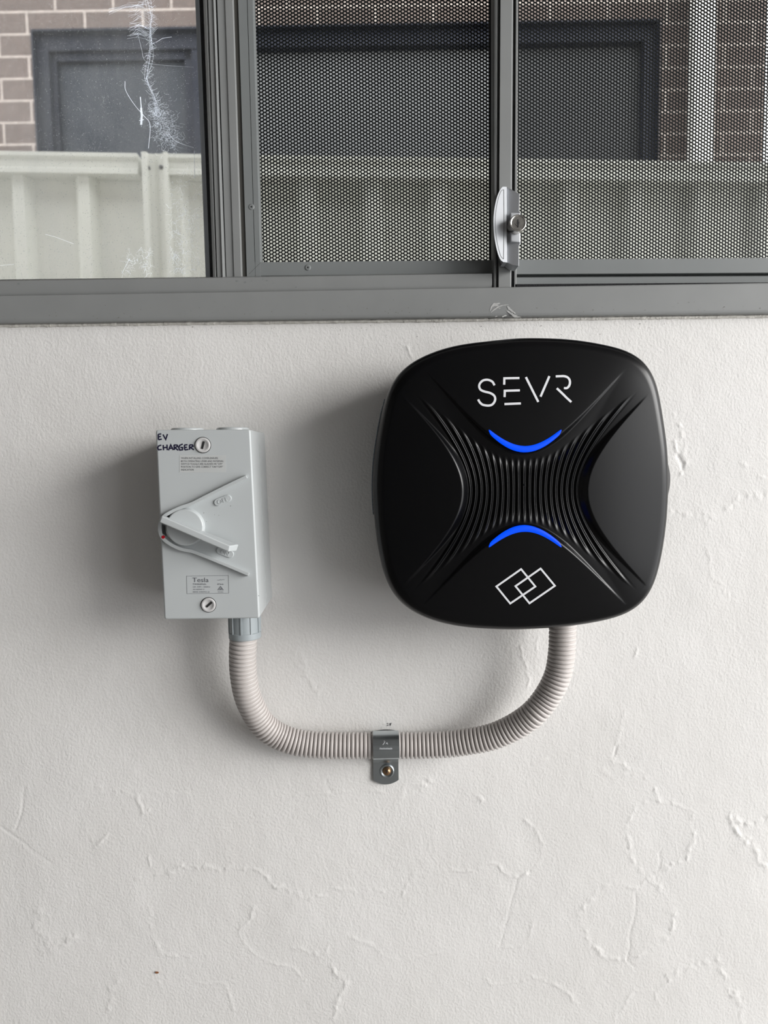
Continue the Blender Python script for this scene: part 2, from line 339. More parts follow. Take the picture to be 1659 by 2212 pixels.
ridges = [  # (polyline, amplitude mm, half width px, roughness)
 (Z6((0, 250), (60, 290), (130, 345), (225, 410)), -.35, 2.0, .2), (Z6((105, 80), (95, 190), (65, 270)), -.3, 1.8, .2),
 (Z6((590, 470), (640, 460), (700, 450), (780, 430), (860, 425), (950, 440), (1010, 425), (1100, 440), (1150, 460), (1190, 510), (1250, 530), (1330, 560), (1400, 545), (1460, 520), (1530, 540), (1600, 530), (1659, 540)), .3, 4, 1),
 (Z6((640, 600), (640, 680), (680, 760), (700, 800), (820, 820)), .2, 5, 1), (Z6((1100, 600), (1080, 650), (1030, 700), (1060, 770), (1150, 840), (1250, 860), (1320, 910)), .28, 3, .8),
 (Z6((690, 920), (710, 990), (740, 960), (790, 910), (870, 930), (970, 930), (1010, 1040)), .3, 3, .7), (Z6((970, 910), (1050, 880)), .25, 3, .7),
 (Z6((1270, 770), (1320, 790), (1390, 810), (1440, 740), (1500, 720), (1600, 760), (1659, 800)), .28, 4, 1), (Z6((1250, 130), (1300, 110), (1400, 110), (1440, 100), (1530, 90), (1659, 100)), .26, 3, .8),
 (Z6((1408, 50), (1415, 80), (1432, 105)), -.4, 1.8, .2), (Z6((590, 100), (600, 150), (612, 200), (640, 180)), .3, 3, .6), (Z6((400, 90), (600, 105), (800, 110)), .16, 8, 1),
 (Z6((180, 600), (160, 680), (210, 780), (330, 720)), .18, 10, 1.2), (Z6((500, 920), (480, 1060)), .15, 8, 1), (Z6((1430, 850), (1490, 930), (1440, 1080)), .24, 6, 1.1),
 (Z6((400, 300), (410, 340), (460, 290)), .2, 3, .8), (Z6((640, 380), (650, 420)), .3, 2, .2),
 (Z7((75, 560), (90, 510), (140, 450), (220, 455), (290, 440), (380, 440), (440, 410), (490, 405), (520, 450), (580, 470), (640, 440), (680, 400), (690, 330), (650, 260), (610, 220)), .32, 3.5, .9),
 (Z7((580, 470), (560, 540), (540, 620), (500, 770)), -.25, 2, .3), (Z7((500, 770), (560, 780), (620, 760), (640, 660)), .18, 3, .8),
 (Z7((1060, 340), (1045, 240), (1090, 160), (1170, 130), (1270, 160), (1330, 200), (1340, 300), (1300, 390), (1220, 430), (1130, 480), (1085, 520)), .3, 4.5, .9),
 (Z7((1085, 520), (1085, 620), (1065, 700), (1060, 780), (1050, 830), (1080, 860)), -.35, 2, .3),
 (Z7((1085, 520), (1000, 490), (920, 520), (860, 600), (850, 680), (900, 770), (970, 830), (1080, 820), (1170, 770), (1240, 710), (1260, 640), (1230, 560), (1190, 510), (1130, 480)), .3, 5, .8),
 (Z7((1190, 360), (1195, 400), (1185, 440)), -.35, 2, .2), (Z7((1060, 370), (1100, 450)), .2, 6, 1),
 (Z7((1440, 820), (1450, 880), (1500, 950), (1540, 1030), (1550, 1105)), .3, 5, 1), (Z7((1230, 920), (1180, 960), (1080, 960), (1040, 1020), (1000, 1080)), .24, 3.5, .9), (Z7((1170, 980), (1220, 1080)), .25, 4, .9),
 (Z7((1230, 900), (1300, 870), (1400, 830)), .2, 9, 1.2), (Z7((445, 910), (470, 940), (540, 930), (640, 900), (690, 920), (760, 950), (810, 990), (840, 1020)), .26, 3.5, .8),
 (Z7((1480, 210), (1520, 270), (1600, 340), (1620, 400), (1659, 440)), .42, 6, 1.1), (Z7((1500, 200), (1600, 240), (1659, 230)), .25, 10, 1.2), (Z7((930, 0), (1000, 50), (1060, 20)), .24, 4, .9),
 (Z7((0, 820), (130, 820), (200, 800), (290, 790)), .18, 5, 1), (Z7((60, 120), (130, 80), (200, 60)), .2, 9, 1.1), (Z7((390, 110), (420, 140)), .25, 3, .7), (Z7((1170, 90), (1190, 140)), .35, 4, .9),
 (Z8((1140, 430), (1150, 560), (1180, 660), (1230, 680)), .24, 4, .8), (Z8((460, 1900), (430, 2000)), -.5, 2.2, .2), (Z8((520, 1650), (480, 1800), (460, 1900)), .2, 4, .9), (Z8((450, 2000), (600, 2100), (700, 2130)), .2, 8, 1),
 (Z8((850, 150), (1000, 190), (1150, 210), (1250, 160), (1400, 50), (1580, 20)), .2, 8, 1.1), (Z8((590, 1240), (610, 1180)), .35, 2, .2), (Z8((1250, 760), (1330, 820)), .2, 6, .9),
 (Z5((850, 290), (870, 400), (920, 530), (950, 650), (930, 740), (880, 800)), .5, 2.6, .7), (Z5((1060, 190), (1020, 260), (1030, 320)), .45, 2, .3), (Z5((420, 405), (440, 385)), -.5, 1.6, .1),
 (Z5((1030, 520), (1080, 600)), .3, 2.5, .6),
 (px_of([(560, 120), (590, 330), (640, 420)], 10.05, 1400, 940), .5, 2.5, .5), (px_of([(640, 420), (700, 530), (740, 640), (745, 760)], 10.05, 1400, 940), -1.0, 3.2, .3),
 (px_of([(700, 860), (740, 790)], 10.05, 1400, 940), .4, 3, .5), ([(1600, 1000), (1659, 1040)], .3, 4, .8), ([(1455, 880), (1470, 930), (1480, 1000)], .25, 5, .9),
 ([(640, 1400), (650, 1440), (690, 1500)], .18, 7, 1), ([(630, 1390), (655, 1385)], .2, 3, .8), ([(830, 1040), (840, 1150)], .1, 6, 1),
 ([(60, 730), (200, 742), (420, 726)], .06, 14, 1), ([(880, 750), (888, 765)], .4, 3, .6),
 ([(1180, 1640), (1150, 1650)], .3, 3, .6), ([(700, 1640), (850, 1655)], .1, 10, 1),
]
cn = vnoise(GX.shape, 3); cn2 = vnoise(GX.shape, 7); env_n = vnoise(GX.shape, 22)
for pts, amp, hw, rgh in ridges:
    w3 = [P(x, y, 0) for x, y in pts]; sg = hw/2170.0
    pad = sg*4
    x0, x1 = min(p[0] for p in w3)-pad, max(p[0] for p in w3)+pad; z0, z1 = min(p[2] for p in w3)-pad, max(p[2] for p in w3)+pad
    i0, i1 = np.searchsorted(gx, x0), np.searchsorted(gx, x1); j0, j1 = np.searchsorted(gz, z0), np.searchsorted(gz, z1)
    if i1-i0 < 2 or j1-j0 < 2: continue
    sx = GX[j0:j1, i0:i1]+cn2[j0:j1, i0:i1]*sg*.7*min(1, rgh+.2); sz = GZ[j0:j1, i0:i1]+cn2[j0:j1, i0:i1][::-1]*sg*.7*min(1, rgh+.2); dmin = np.full(sx.shape, 9.)
    for a, c in zip(w3[:-1], w3[1:]):
        ax, az, bx, bz = a[0], a[2], c[0], c[2]; L2 = (bx-ax)**2+(bz-az)**2
        t = np.clip(((sx-ax)*(bx-ax)+(sz-az)*(bz-az))/L2, 0, 1)
        dmin = np.minimum(dmin, np.hypot(sx-ax-t*(bx-ax), sz-az-t*(bz-az)))
    g = np.exp(-(dmin/sg)**2)
    mod = (1-min(rgh, .75))+rgh*(.45*cn[j0:j1, i0:i1]+.25)
    RH[j0:j1, i0:i1] += amp*(.0021 if amp > 0 else .0012)*g*mod*np.clip(.85+.35*env_n[j0:j1, i0:i1], .3, 1.4)
# flatten to zero at the rim of the patch
ed = np.minimum.reduce([GX-XL, XR-GX, GZ-ZB, ZS-GZ]); RH *= np.clip(ed/.02, 0, 1)
# small round pits near the sill
Vw = np.stack([GX, -RH, GZ], -1).reshape(-1, 3); Qw = gridQ(nzg, nxg)
nb = len(Vw); extra = []
ox0, ox1 = -2.6, 2.6
WX0, WX1 = float(P(-330, 300, 0)[0]), float(P(2000, 300, 0)[0])
def quad(x0, z0, x1, z1, y=0.0): extra.append([(x0, y, z0), (x1, y, z0), (x1, y, z1), (x0, y, z1)])
quad(ox0, 0, ox1, ZB); quad(ox0, ZB, XL, ZS); quad(XR, ZB, ox1, ZS)
quad(ox0, ZS, WX0, 2.6); quad(WX1, ZS, ox1, 2.6); quad(WX0, ZT, WX1, 2.6)
for q in list(extra): extra.append([(x, .11, z) for x, y, z in q][::-1])
quad(XL, ZB, XR, ZS, .11)
extra.append([(WX0, 0, ZS), (WX1, 0, ZS), (WX1, .11, ZS), (WX0, .11, ZS)]); extra.append([(WX0, 0, ZT), (WX1, 0, ZT), (WX1, .11, ZT), (WX0, .11, ZT)])
extra.append([(WX0, 0, ZS), (WX0, .11, ZS), (WX0, .11, ZT), (WX0, 0, ZT)]); extra.append([(WX1, 0, ZS), (WX1, .11, ZS), (WX1, .11, ZT), (WX1, 0, ZT)])
Ve = np.array([p for q in extra for p in q]); Qe = np.arange(len(Ve)).reshape(-1, 4)+nb
wall = npmesh('wall_back', np.vstack([Vw, Ve]), np.vstack([Qw, Qe]), M_wall, kind='structure')
wsurf = lambda px, py, off: P(px, py, 0)+np.array([0, -off-.0006, 0])
g = join(ribbon_geo([(837, 1562), (838, 1563)], 1.5, wsurf, .0004), ribbon_geo([(841, 1563), (845, 1562), (843, 1567)], 1.0, wsurf, .0004), ribbon_geo([(836, 1567), (839, 1566)], 1.2, wsurf, .0004))
mobj('pencil_mark', *g, M_pencil, wall)
V, Fc = prism_geo([P(x, y, -.0012) for x, y in rpoly(339, 2101, 4, 10, 0, 2.4)], [P(x, y, .0005) for x, y in rpoly(339, 2101, 4, 10, 0, 2.4)])
mobj('rust_spot', V, Fc, M_spot, wall)

# ------------------------------------------------------------ window
win = empty('window_1', tuple(P(830, 640, .02)), kind='structure')
YT, YB_ = 0.0, 590.0   # the two photo rows where x positions were read
def vprof(name, prof, ybot, m, parent, ytop=-300, yback=.05, **k):
    """vertical member: prof = [(x at row 0, x at row 590, depth)]"""
    def row(y): return [P(a+(c-a)*y/590.0, y, Y) for a, c, Y in prof]
    T, B_ = row(ytop), row(ybot)
    # keep the top and bottom level
    zt = max(p[2] for p in T); zb = min(p[2] for p in B_)
    V = [np.array([p[0], p[1], zt]) for p in T]+[np.array([T[-1][0], yback, zt]), np.array([T[0][0], yback, zt])]
    V += [np.array([p[0], p[1], p[2] if k.get('keep') else zb]) for p in B_]+[np.array([B_[-1][0], yback, zb]), np.array([B_[0][0], yback, zb])]
    k.pop('keep', None); n = len(prof)+2
    Fc = [(i, (i+1) % n, n+(i+1) % n, n+i) for i in range(n)]+[tuple(range(n)), tuple(range(2*n-1, n-1, -1))]
    return mobj(name, V, Fc, m, parent, **k)
def hprof(name, prof, x0, x1, m, parent, yback=.05, **k):
    """horizontal member: prof = [(y at column 0, y at column 1659, depth)] top to bottom"""
    def colm(x): return [P(x, a+(c-a)*x/1659.0, Y) for a, c, Y in prof]
    A, B_ = colm(x0), colm(x1); n = len(prof)+2
    V = A+[np.array([A[-1][0], yback, A[-1][2]]), np.array([A[0][0], yback, A[0][2]])]+B_+[np.array([B_[-1][0], yback, B_[-1][2]]), np.array([B_[0][0], yback, B_[0][2]])]
    Fc = [(i, (i+1) % n, n+(i+1) % n, n+i) for i in range(n)]+[tuple(range(n)), tuple(range(2*n-1, n-1, -1))]
    return mobj(name, V, Fc, m, parent, **k)
XA, XB = -320, 1990
sill = hprof('window_sill', [(638.5, 610.8, -.009), (640, 612.3, -.0105), (688, 668, -.0105), (697.5, 676, -.009), (700, 679, -.003)], XA, XB, M_paint, win, .09, bevel=.0006)
bead = hprof('glazing_bead', [(605.5, 579.5, .004), (607.5, 581.5, -.0035), (632, 604, -.0035), (641, 613, -.002)], XA, 1063, M_paint, win, .03, bevel=.0005)
# right hand track with brush
hprof('bottom_track', [(600, 590, .030), (607, 597, .004), (620, 609, .002), (640, 612, .002)], 1113, XB, M_paint_d, win, .05)
hprof('brush_strip', [(622.5, 609.8, -.001), (640, 613, -.001)], 1113, XB, M_brush, win, .003)
hprof('dark_gap', [(604, 583, .032), (630, 610, .032)], XA, XB, M_dark, win, .04)
# left stile group
st = vprof('sash_stile', [(438.6, 459.7, .012), (439.4, 460.5, .003), (445.6, 466.0, .002), (446.6, 467.2, .006), (449, 468.6, .006), (449.8, 469.2, .003), (459.5, 479, .003), (460.4, 480, .0015), (462, 482, .0015), (464.5, 486, .006)], 603, M_paint, win, ytop=-310, bevel=.0002)
vprof('brush_strip', [(430.5, 453.5, .022), (432, 455, .018), (438.9, 460, .014)], 603, M_brush, win, yback=.03)
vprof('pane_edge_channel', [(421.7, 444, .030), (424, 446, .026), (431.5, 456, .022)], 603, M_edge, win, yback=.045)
vprof('interlock_gap', [(464, 485.5, .012), (469, 489, .012)], 603, M_dark, win, yback=.03)
vprof('jamb_cover', [(468.7, 488.6, .008), (485.4, 504.8, .008), (486, 505.4, .0068), (502.5, 521.3, .0068), (503.7, 522.6, .008)], 603, M_paint, win, bevel=.0003)
vprof('channel_back', [(503, 522, .0125), (515, 533, .0125)], 603, M_dark, win, yback=.03)
# centre mullion
mul = vprof('mullion', [(1060.2, 1060.8, .020), (1063.4, 1062.2, .004), (1067.5, 1064.8, -.001), (1068.4, 1066.5, -.004), (1074.2, 1070.8, -.005), (1075.2, 1071.8, -.0015), (1077.6, 1074.0, -.0015), (1077.8, 1074.2, .004), (1080, 1075.8, .004), (1080.4, 1076.4, -.005), (1081.5, 1077.2, -.006), (1106.5, 1102.6, -.006), (1108, 1104, -.0045), (1109, 1105, .003), (1113.5, 1110, .006), (1114.8, 1111.2, -.001), (1118.6, 1115.6, -.001), (1119.3, 1116.2, .006)], 626, M_paint, win, yback=.03, bevel=.0002)
# security screens
YM = .026; PIT = .00345; HR = .00128; TH = .0010
def screen_mesh(name, corners, parent, phase=(0, 0)):
    """perforated plate: corners TL,TR,BR,BL in px on plane YM; staggered round holes, 12 facets each"""
    c = [P(x, y, YM) for x, y in corners]; xs0, xs1 = min(p[0] for p in c), max(p[0] for p in c); zs0, zs1 = min(p[2] for p in c), max(p[2] for p in c)
    dx = PIT*math.sqrt(3)/2; dz = PIT
    nx_ = int((xs1-xs0)/dx)+2; nz_ = int((zs1-zs0)/dz)+2
    I, J = np.meshgrid(np.arange(nx_), np.arange(nz_), indexing='ij')
    cx = xs0+I*dx+phase[0]; cz = zs0+(J+.5*(I % 2))*dz+phase[1]; cx, cz = cx.ravel(), cz.ravel()
    # keep the holes inside the opening
    def xa(z, p, q): return p[0]+(q[0]-p[0])*(z-p[2])/(q[2]-p[2])
    def za(x, p, q): return p[2]+(q[2]-p[2])*(x-p[0])/(q[0]-p[0])
    mg = PIT*.9
    ok = (cx > xa(cz, c[0], c[3])-mg) & (cx < xa(cz, c[1], c[2])+mg) & (cz > za(cx, c[3], c[2])-mg) & (cz < zs1+mg)
    cx, cz = cx[ok], cz[ok]; n = len(cx)
    a = np.arange(12)*math.pi/6; ci = np.stack([np.cos(a), np.sin(a)], -1)
    Rh = PIT/2/np.cos(((a+1e-9) % (math.pi/3))-math.pi/6); Rh = np.where(np.arange(12) % 2 == 0, PIT/2/math.cos(math.pi/6), PIT/2)
    hexo = ci*Rh[:, None]; hol = ci*HR
    def lay(shape, y): 
        v = np.empty((n, 12, 3)); v[..., 0] = cx[:, None]+shape[None, :, 0]; v[..., 2] = cz[:, None]+shape[None, :, 1]; v[..., 1] = y; return v
    V = np.concatenate([lay(hexo, YM), lay(hol, YM), lay(hol, YM+TH), lay(hexo, YM+TH)], 1)  # n,48,3
    k = np.arange(12); k2 = (k+1) % 12
    q = np.concatenate([np.stack([k, k2, 12+k2, 12+k], -1), np.stack([12+k, 12+k2, 24+k2, 24+k], -1), np.stack([24+k, 24+k2, 36+k2, 36+k], -1)])
    Q = (q[None]+48*np.arange(n)[:, None, None]).reshape(-1, 4)
    return npmesh(name, V.reshape(-1, 3), Q, M_black_mesh, parent, smooth=False)
def vline(a, c, y): return a+(c-a)*y/590.0
# middle screen
mid = vprof('security_screen', [(513.6, 532.4, .016), (514.4, 533.2, .011), (533.2, 550.8, .011), (533.8, 551.3, .0125), (534.6, 552, .011), (545.6, 562.8, .011), (546.8, 564.2, .013)], 600, M_paint_d, win, yback=.030)
slab('bottom_rail', [(540, 566.5), (1066, 561.5), (1066, 590), (538, 596)], .0112, .030, M_paint_d, mid)
screen_mesh('mesh_panel', [(545, -300), (1063, -300), (1063, 563), (561, 568)], mid)
slab('edge_strip', [(1056.8, -300), (1068, -300), (1066, 565), (1058, 565)], .020, .0255, M_slot, mid)
for (x, y) in ((543, 447), (665, 578)):
    c = P(x, y, .011)
    r = mobj('rivet', *lathe([(.0001, -.0002), (.0008, -.0003), (.0016, -.0006), (.0026, -.0003), (.0030, 0.0), (.0030, .001)], c, 'y', 20), M_paint_d, mid, smooth=True)
    mobj('rivet_hole', *lathe([(.0008, -.00045), (.0008, 0)], c, 'y', 12), M_slot, r)
mobj('mitre_joint', *ribbon_geo([(562.5, 567.5), (538, 592)], .8, lambda x, y, o: P(x, y, .011-o), .0001), M_slotg, mid)
rgt = slab('security_screen', [(1112, 560.8), (1990, 554.8), (1990, 587), (1112, 592)], .006, .030, M_paint_d, win)
screen_mesh('mesh_panel', [(1117, -300), (1985, -300), (1985, 553), (1115, 561.5)], rgt, (.0008, .0004))
# panes
def pane(name, poly, Y, m, parent): return slab(name, poly, Y, Y+.004, m, parent)
gl = pane('glass_pane', [(-320, -300), (426, -300), (450, 600), (-320, 611)], .031, M_glass, win)
gl['label'] = 'dusty cobwebbed glass pane'
pane('glass_pane', [(516, -300), (1075, -300), (1075, 592), (536, 598)], .036, M_glass2, win)
pane('glass_pane', [(1105, -300), (1990, -300), (1990, 590), (1105, 594)], .036, M_glass2, win)
# outer frame closing the opening
zt = ZT
mobj('window_frame', *join(wbox((WX0, .0, ZT-.02), (WX1, .09, ZT)), wbox((WX0, 0, ZS), (WX0+.02, .09, ZT)), wbox((WX1-.02, 0, ZS), (WX1, .09, ZT))), M_paint, win)
# chips and scuffs on the sill
ss = lambda px, py, off: P(px, py, -.0106-off)
Zc = lambda *p: px_of(p, 5.53, 950, 340)
def smear(pts, w, n=5):
    """an irregular paint smear with tapering ends"""
    c = [np.array(q) for q in catmull(pts, n)]; top = []; bot = []; zo_ = random.uniform(.0001, .0003)
    for k, q in enumerate(c):
        d = c[min(k+1, len(c)-1)]-c[max(k-1, 0)]; d = d/np.linalg.norm(d); nn = np.array([-d[1], d[0]]); ww = w*(math.sin(math.pi*(k+.35)/(len(c)-.3))**.6)*random.uniform(.6, 1.2)/2
        top.append(q+nn*ww); bot.append(q-nn*ww*random.uniform(.5, 1.3))
    V = []
    for a, e in zip(top, bot): V += [ss(a[0], a[1], zo_), ss(e[0], e[1], zo_)]
    return V, [(2*k, 2*k+2, 2*k+3, 2*k+1) for k in range(len(c)-1)]
g = join(smear(Zc((600, 1835), (622, 1778), (668, 1752), (722, 1742)), 6), smear(Zc((615, 1775), (650, 1762), (700, 1768)), 5), smear(Zc((608, 1855), (660, 1812), (730, 1772), (825, 1757)), 3.2), smear(Zc((806, 1778), (838, 1812), (905, 1866)), 6), smear(Zc((798, 1832), (848, 1862), (890, 1898), (965, 1908)), 5), smear(Zc((658, 1906), (672, 1900), (690, 1898)), 1.8), smear(Zc((745, 1908), (765, 1895), (802, 1888)), 3.5), smear(Zc((860, 1850), (880, 1880), (930, 1890)), 2.5), smear(Zc((700, 1810), (715, 1802), (728, 1800)), 1.4))
mobj('scuff_mark', *g, M_chip, sill)
def specks(pts, sf_, r0=1.0):
    gs = []
    for x, y in pts:
        rr1 = r0*random.uniform(.5, 1.3); ex = random.uniform(.6, 1.8)
        f = rpoly(x, y, rr1*ex, 7, random.random(), rr1); gs.append(([sf_(a, c, .00012) for a, c in f], [tuple(range(7))]))
    return join(*gs)
sp = [(random.uniform(0, 1659), 0) for _ in range(90)]
sp = [(x, 690-(x/1659.0)*21-abs(random.gauss(0, 12))) for x, _ in sp]+[(464, 652), (490, 640), (210, 688), (282, 684), (112, 693), (548, 692)]
mobj('dirt_specks', *specks(sp, ss, .65), M_dirt, sill, kind='stuff')
mobj('dirt_specks', *specks([(512, 607), (530, 609.5), (543, 607), (577, 606), (568, 603.5), (40, 613), (640, 620), (590, 612)], lambda x, y, o: P(x, y, -.0036-o), 1.7), M_paint_d, bead, kind='stuff')
mobj('dirt_specks', *specks([(random.uniform(360, 1500), 712+random.uniform(-3, 40)*random.random()-(12 if _ % 2 else 4)) for _ in range(60)], lambda x, y, o: P(x, y, -.0004-o), .65), M_dirt, wall, kind='stuff')
# caulk bead between sill and wall
pth = []; rr = []
for i, x in enumerate(range(-200, 1860, 9)):
    y = 702.5-(702.5-682)*x/1659.0; pth.append(P(x, y+1+random.uniform(-.4, .4), -.0006)); rr.append(.0017+random.uniform(-.0003, .0003))
mobj('trim_1', *tube_geo(pth, rr, 8), M_caulk, smooth=True, kind='structure')
# dropping / paint streak on the glass
gsf = lambda px, py, off: P(px, py, .0309-off)
Zg = lambda *p: px_of(p, 2.9625, 0, 0)
mobj('paint_streak', *join(ribbon_geo(Zg((898, 620), (903, 680), (903, 700)), 2.0, gsf, .0004), ribbon_geo(Zg((903, 690), (907, 740), (903, 798)), 4.2, gsf, .0006), ribbon_geo(Zg((890, 772), (920, 765)), 1.3, gsf, .0004)), M_streak, gl)

# cobweb on the inside of the glass
def web():
    gs = []
    def strand(pts, w=.00008):
        if len(pts) > 3: pts = [tuple(q) for q in catmull(pts, 5)]
        gs.append(tube_geo([P(x, y, .0302) for x, y in pts], w*.95, 3, False))
    R_ = random
    main = Zg((940, 0), (970, 100), (965, 200), (960, 300), (955, 380), (940, 500), (970, 580), (990, 650), (1000, 740))
    mp_ = densify(main, 3)
    for (x, y) in mp_:
        for _ in range(3 if y < 90 else 2):
            a = R_.uniform(-1, 1); l = R_.uniform(4, 13); sx = 1 if R_.random() < .5 else -1
            x0 = x+R_.uniform(-4, 4)
            strand([(x0, y), (x0+sx*l*.5, y+a*3+R_.uniform(-1, 1)), (x0+sx*l, y+a*l*.9)], .00006)
    for o in (-6, -2, 3, 8):
        strand([(x+o*(.4+.6*math.sin(y*.05+o)), y) for x, y in mp_], .00008)
    for _ in range(45):   # fan at upper left of the thread
        x0 = 320+R_.uniform(-6, 4); y0 = R_.uniform(5, 85); strand([(x0, y0), (x0-R_.uniform(10, 22), y0-R_.uniform(3, 14)), (x0-R_.uniform(24, 44), y0-R_.uniform(-6, 12))], .00006)
    for _ in range(8): strand([(310, 12+R_.uniform(-4, 4)), (270, 15+R_.uniform(-5, 5)), (235, 26+R_.uniform(-8, 6))], .00005)
    # clump near the lower right of the dark window
    for _ in range(420):
        t = R_.random(); cx = 335+t*40; cy = 235+t*70; x0 = R_.gauss(cx, 12); y0 = R_.gauss(cy, 16); a = R_.uniform(0, 6.28); l = R_.uniform(4, 14); b_ = a+R_.uniform(-.9, .9)
        if x0 > 425: continue
        strand([(x0, y0), (x0+math.cos(a)*l*.5, y0+math.sin(a)*l*.5), (x0+math.cos(b_)*l, y0+math.sin(b_)*l)], .00005)
    for _ in range(520):  # dust web in the lower right corner
        x0 = R_.uniform(365, 440); y0 = R_.uniform(370, 592); 
        if R_.random() > .25+.75*(y0-370)/220: continue
        a = R_.uniform(0, 6.28); l = R_.uniform(5, 17); b_ = a+R_.uniform(-1.2, 1.2)
        if not(200 < x0+math.cos(b_)*l < 443): continue
        strand([(x0, y0), (x0+math.cos(a)*l*.5, y0+math.sin(a)*l*.5), (x0+math.cos(b_)*l, y0+math.sin(b_)*l)], .00007)
    for _ in range(110):
        x0 = R_.uniform(265, 330); y0 = R_.uniform(540, 592); a = R_.uniform(0, 6.28); l = R_.uniform(5, 14)
        strand([(x0, y0), (x0+math.cos(a)*l, y0+math.sin(a)*l)], .00006)
    strand(Zg((800, 520), (805, 580), (860, 670), (920, 740), (960, 800), (950, 950)), .0002)
    strand(Zg((880, 210), (905, 310), (930, 390), (1020, 415), (1240, 430)), .00008)
    strand(Zg((1000, 270), (1040, 245), (1100, 236)), .0002)
    strand(Zg((1075, 850), (1120, 900), (1190, 930), (1240, 945)), .00018)
    strand(Zg((780, 1750), (830, 1655)), .00015); strand(Zg((0, 1700), (90, 1690)), .0001); strand(Zg((290, 1500), (350, 1515), (470, 1560)), .00012)
    strand(Zg((1243, 960), (1245, 1140)), .00022)
    return join(*gs)
g = web(); cw = mobj('cobweb', *g, M_cob)
tag(cw, 'white tangled cobweb strands hanging down the dusty left glass pane', 'cobweb', kind='stuff')

# window lock on the mullion
lk = empty('window_lock', tuple(P(1095, 490, -.006))); lk.parent = win; lk.location = Vector(P(1095, 490, -.006))-Vector(win.location)
bpy.context.view_layer.update()
YL = -.024
Dp = catmull(Zc((800, 350), (750, 352), (715, 395), (680, 480), (655, 590), (642, 700), (640, 800), (648, 930), (672, 1070), (705, 1185), (745, 1243), (805, 1256)), 4)
Dpoly = [tuple(p) for p in Dp]
dY = lambda x: YL-.0028*max(0, (1097-x)/32.0)
body = mobj('lock_body', *prism_geo([P(x, y, dY(x)) for x, y in Dpoly], [np.array([P(x, y, YL)[0]+(.004 if x < 1085 else 0), -.008, P(x, y, YL)[2]]) for x, y in Dpoly]), M_lock, lk, bevel=.0012, seg=3)
# recessed D face line
dl = [tuple(p) for p in catmull(Zc((765, 385), (735, 400), (705, 470), (680, 580), (665, 700), (663, 820), (675, 950), (700, 1080), (730, 1180), (762, 1215)), 4)]
mobj('face_groove', *join(ribbon_geo(dl, 1.0, lambda x, y, o: P(x, y, dY(x)-o), .0001), ribbon_geo(Zc((765, 385), (768, 800), (762, 1215)), 1.2, lambda x, y, o: P(x, y, dY(x)-o), .0001)), M_slotg, body)
# sloping side plate
A1 = Zc((800, 350), (835, 372), (955, 435), (950, 640), (965, 660), (965, 1020), (948, 1060), (945, 1300), (870, 1290), (805, 1256))
dep = [YL+.0025, YL+.002]+[YL-.0022]*7+[YL+.0025]
dep[8] = YL
V = [P(x, y, d) for (x, y), d in zip(A1, dep)]; V += [np.array([v[0], -.007, v[2]]) for v in V]; n = len(A1)
mobj('side_plate', V, [tuple(range(n)), tuple(range(2*n-1, n-1, -1))]+[(i, n+i, n+(i+1) % n, (i+1) % n) for i in range(n)], M_lock, lk, bevel=.0005)
bl = Zc((840, 655), (965, 660), (965, 1020), (845, 1005))
slab('boss', bl, -.0275, -.010, M_lock, lk, bevel=.0012)
cc = P(1119, 481.5, -.036)
cyl = mobj('key_cylinder', *lathe([(.0001, .0004), (.0060, .0004), (.0062, 0), (.0070, -.0004), (.0077, 0), (.0078, .0012), (.0078, .018)], cc, 'y', 48), M_chrome, lk, smooth=True, bevel=.0002)
mobj('keyway', *join(lathe([(.0026, -.0002), (.0026, .0006)], cc, 'y', 24)), M_chrome, cyl)
mobj('keyhole', *slabg if False else prism_geo([P(x, y, -.0366) for x, y in [(1117.8, 474), (1120, 473.5), (1120.3, 479), (1122, 481), (1120.6, 484), (1120.4, 490), (1118, 490), (1117.8, 484.5), (1116.3, 482)]], [P(x, y, -.0350) for x, y in [(1117.8, 474), (1120, 473.5), (1120.3, 479), (1122, 481), (1120.6, 484), (1120.4, 490), (1118, 490), (1117.8, 484.5), (1116.3, 482)]]), M_slot, cyl)

# ------------------------------------------------------------ outside
struct('ground', wbox((-4, .12, -.35), (6, 5, -.3)), M_ground)
YF = 1.30
fen = empty('steel_fence', tuple(P(600, 340, YF)*np.array([1, 1, 0])+np.array([0, 0, -.3])), label='cream corrugated steel fence with top rail, outside the window', cat='fence')
def fY(px): return YF+.055*(px-700)/1000.0       # the fence runs slightly away to the right
ztf = P(300, 341.5, fY(300))[2]; zbf = -.28
def rib_panel(name, xs, xe, ribs):
    pts = []  # (x, Y) section
    pts.append((P(xs, 500, fY(xs))[0], fY(xs)+.02))
    for r_ in ribs:
        for dxp, dy in ((-28, .02), (-13, -.012), (10, -.012), (22, .02)):
            X = P(r_+dxp, 500, fY(r_))[0]; pts.append((X, fY(r_)+dy))
    pts.append((P(xe, 500, fY(xe))[0], fY(xe)+.02))
    V = []; n = len(pts)
    for (x, y) in pts: V += [(x, y, zbf), (x, y, ztf-.03), (x, y+.001, ztf-.03), (x, y+.001, zbf)]
    Fc = [(4*i+k, 4*i+4+k, 4*i+4+(k+1) % 4, 4*i+(k+1) % 4) for i in range(n-1) for k in range(4)]
    return mobj(name, V, Fc, M_fence, fen)
rib_panel('ribbed_sheet', -700, 312, [-650, -509, -368, -227, -88, 50, 190])
rib_panel('ribbed_sheet', 355, 2400, [385+141*i for i in range(14)])
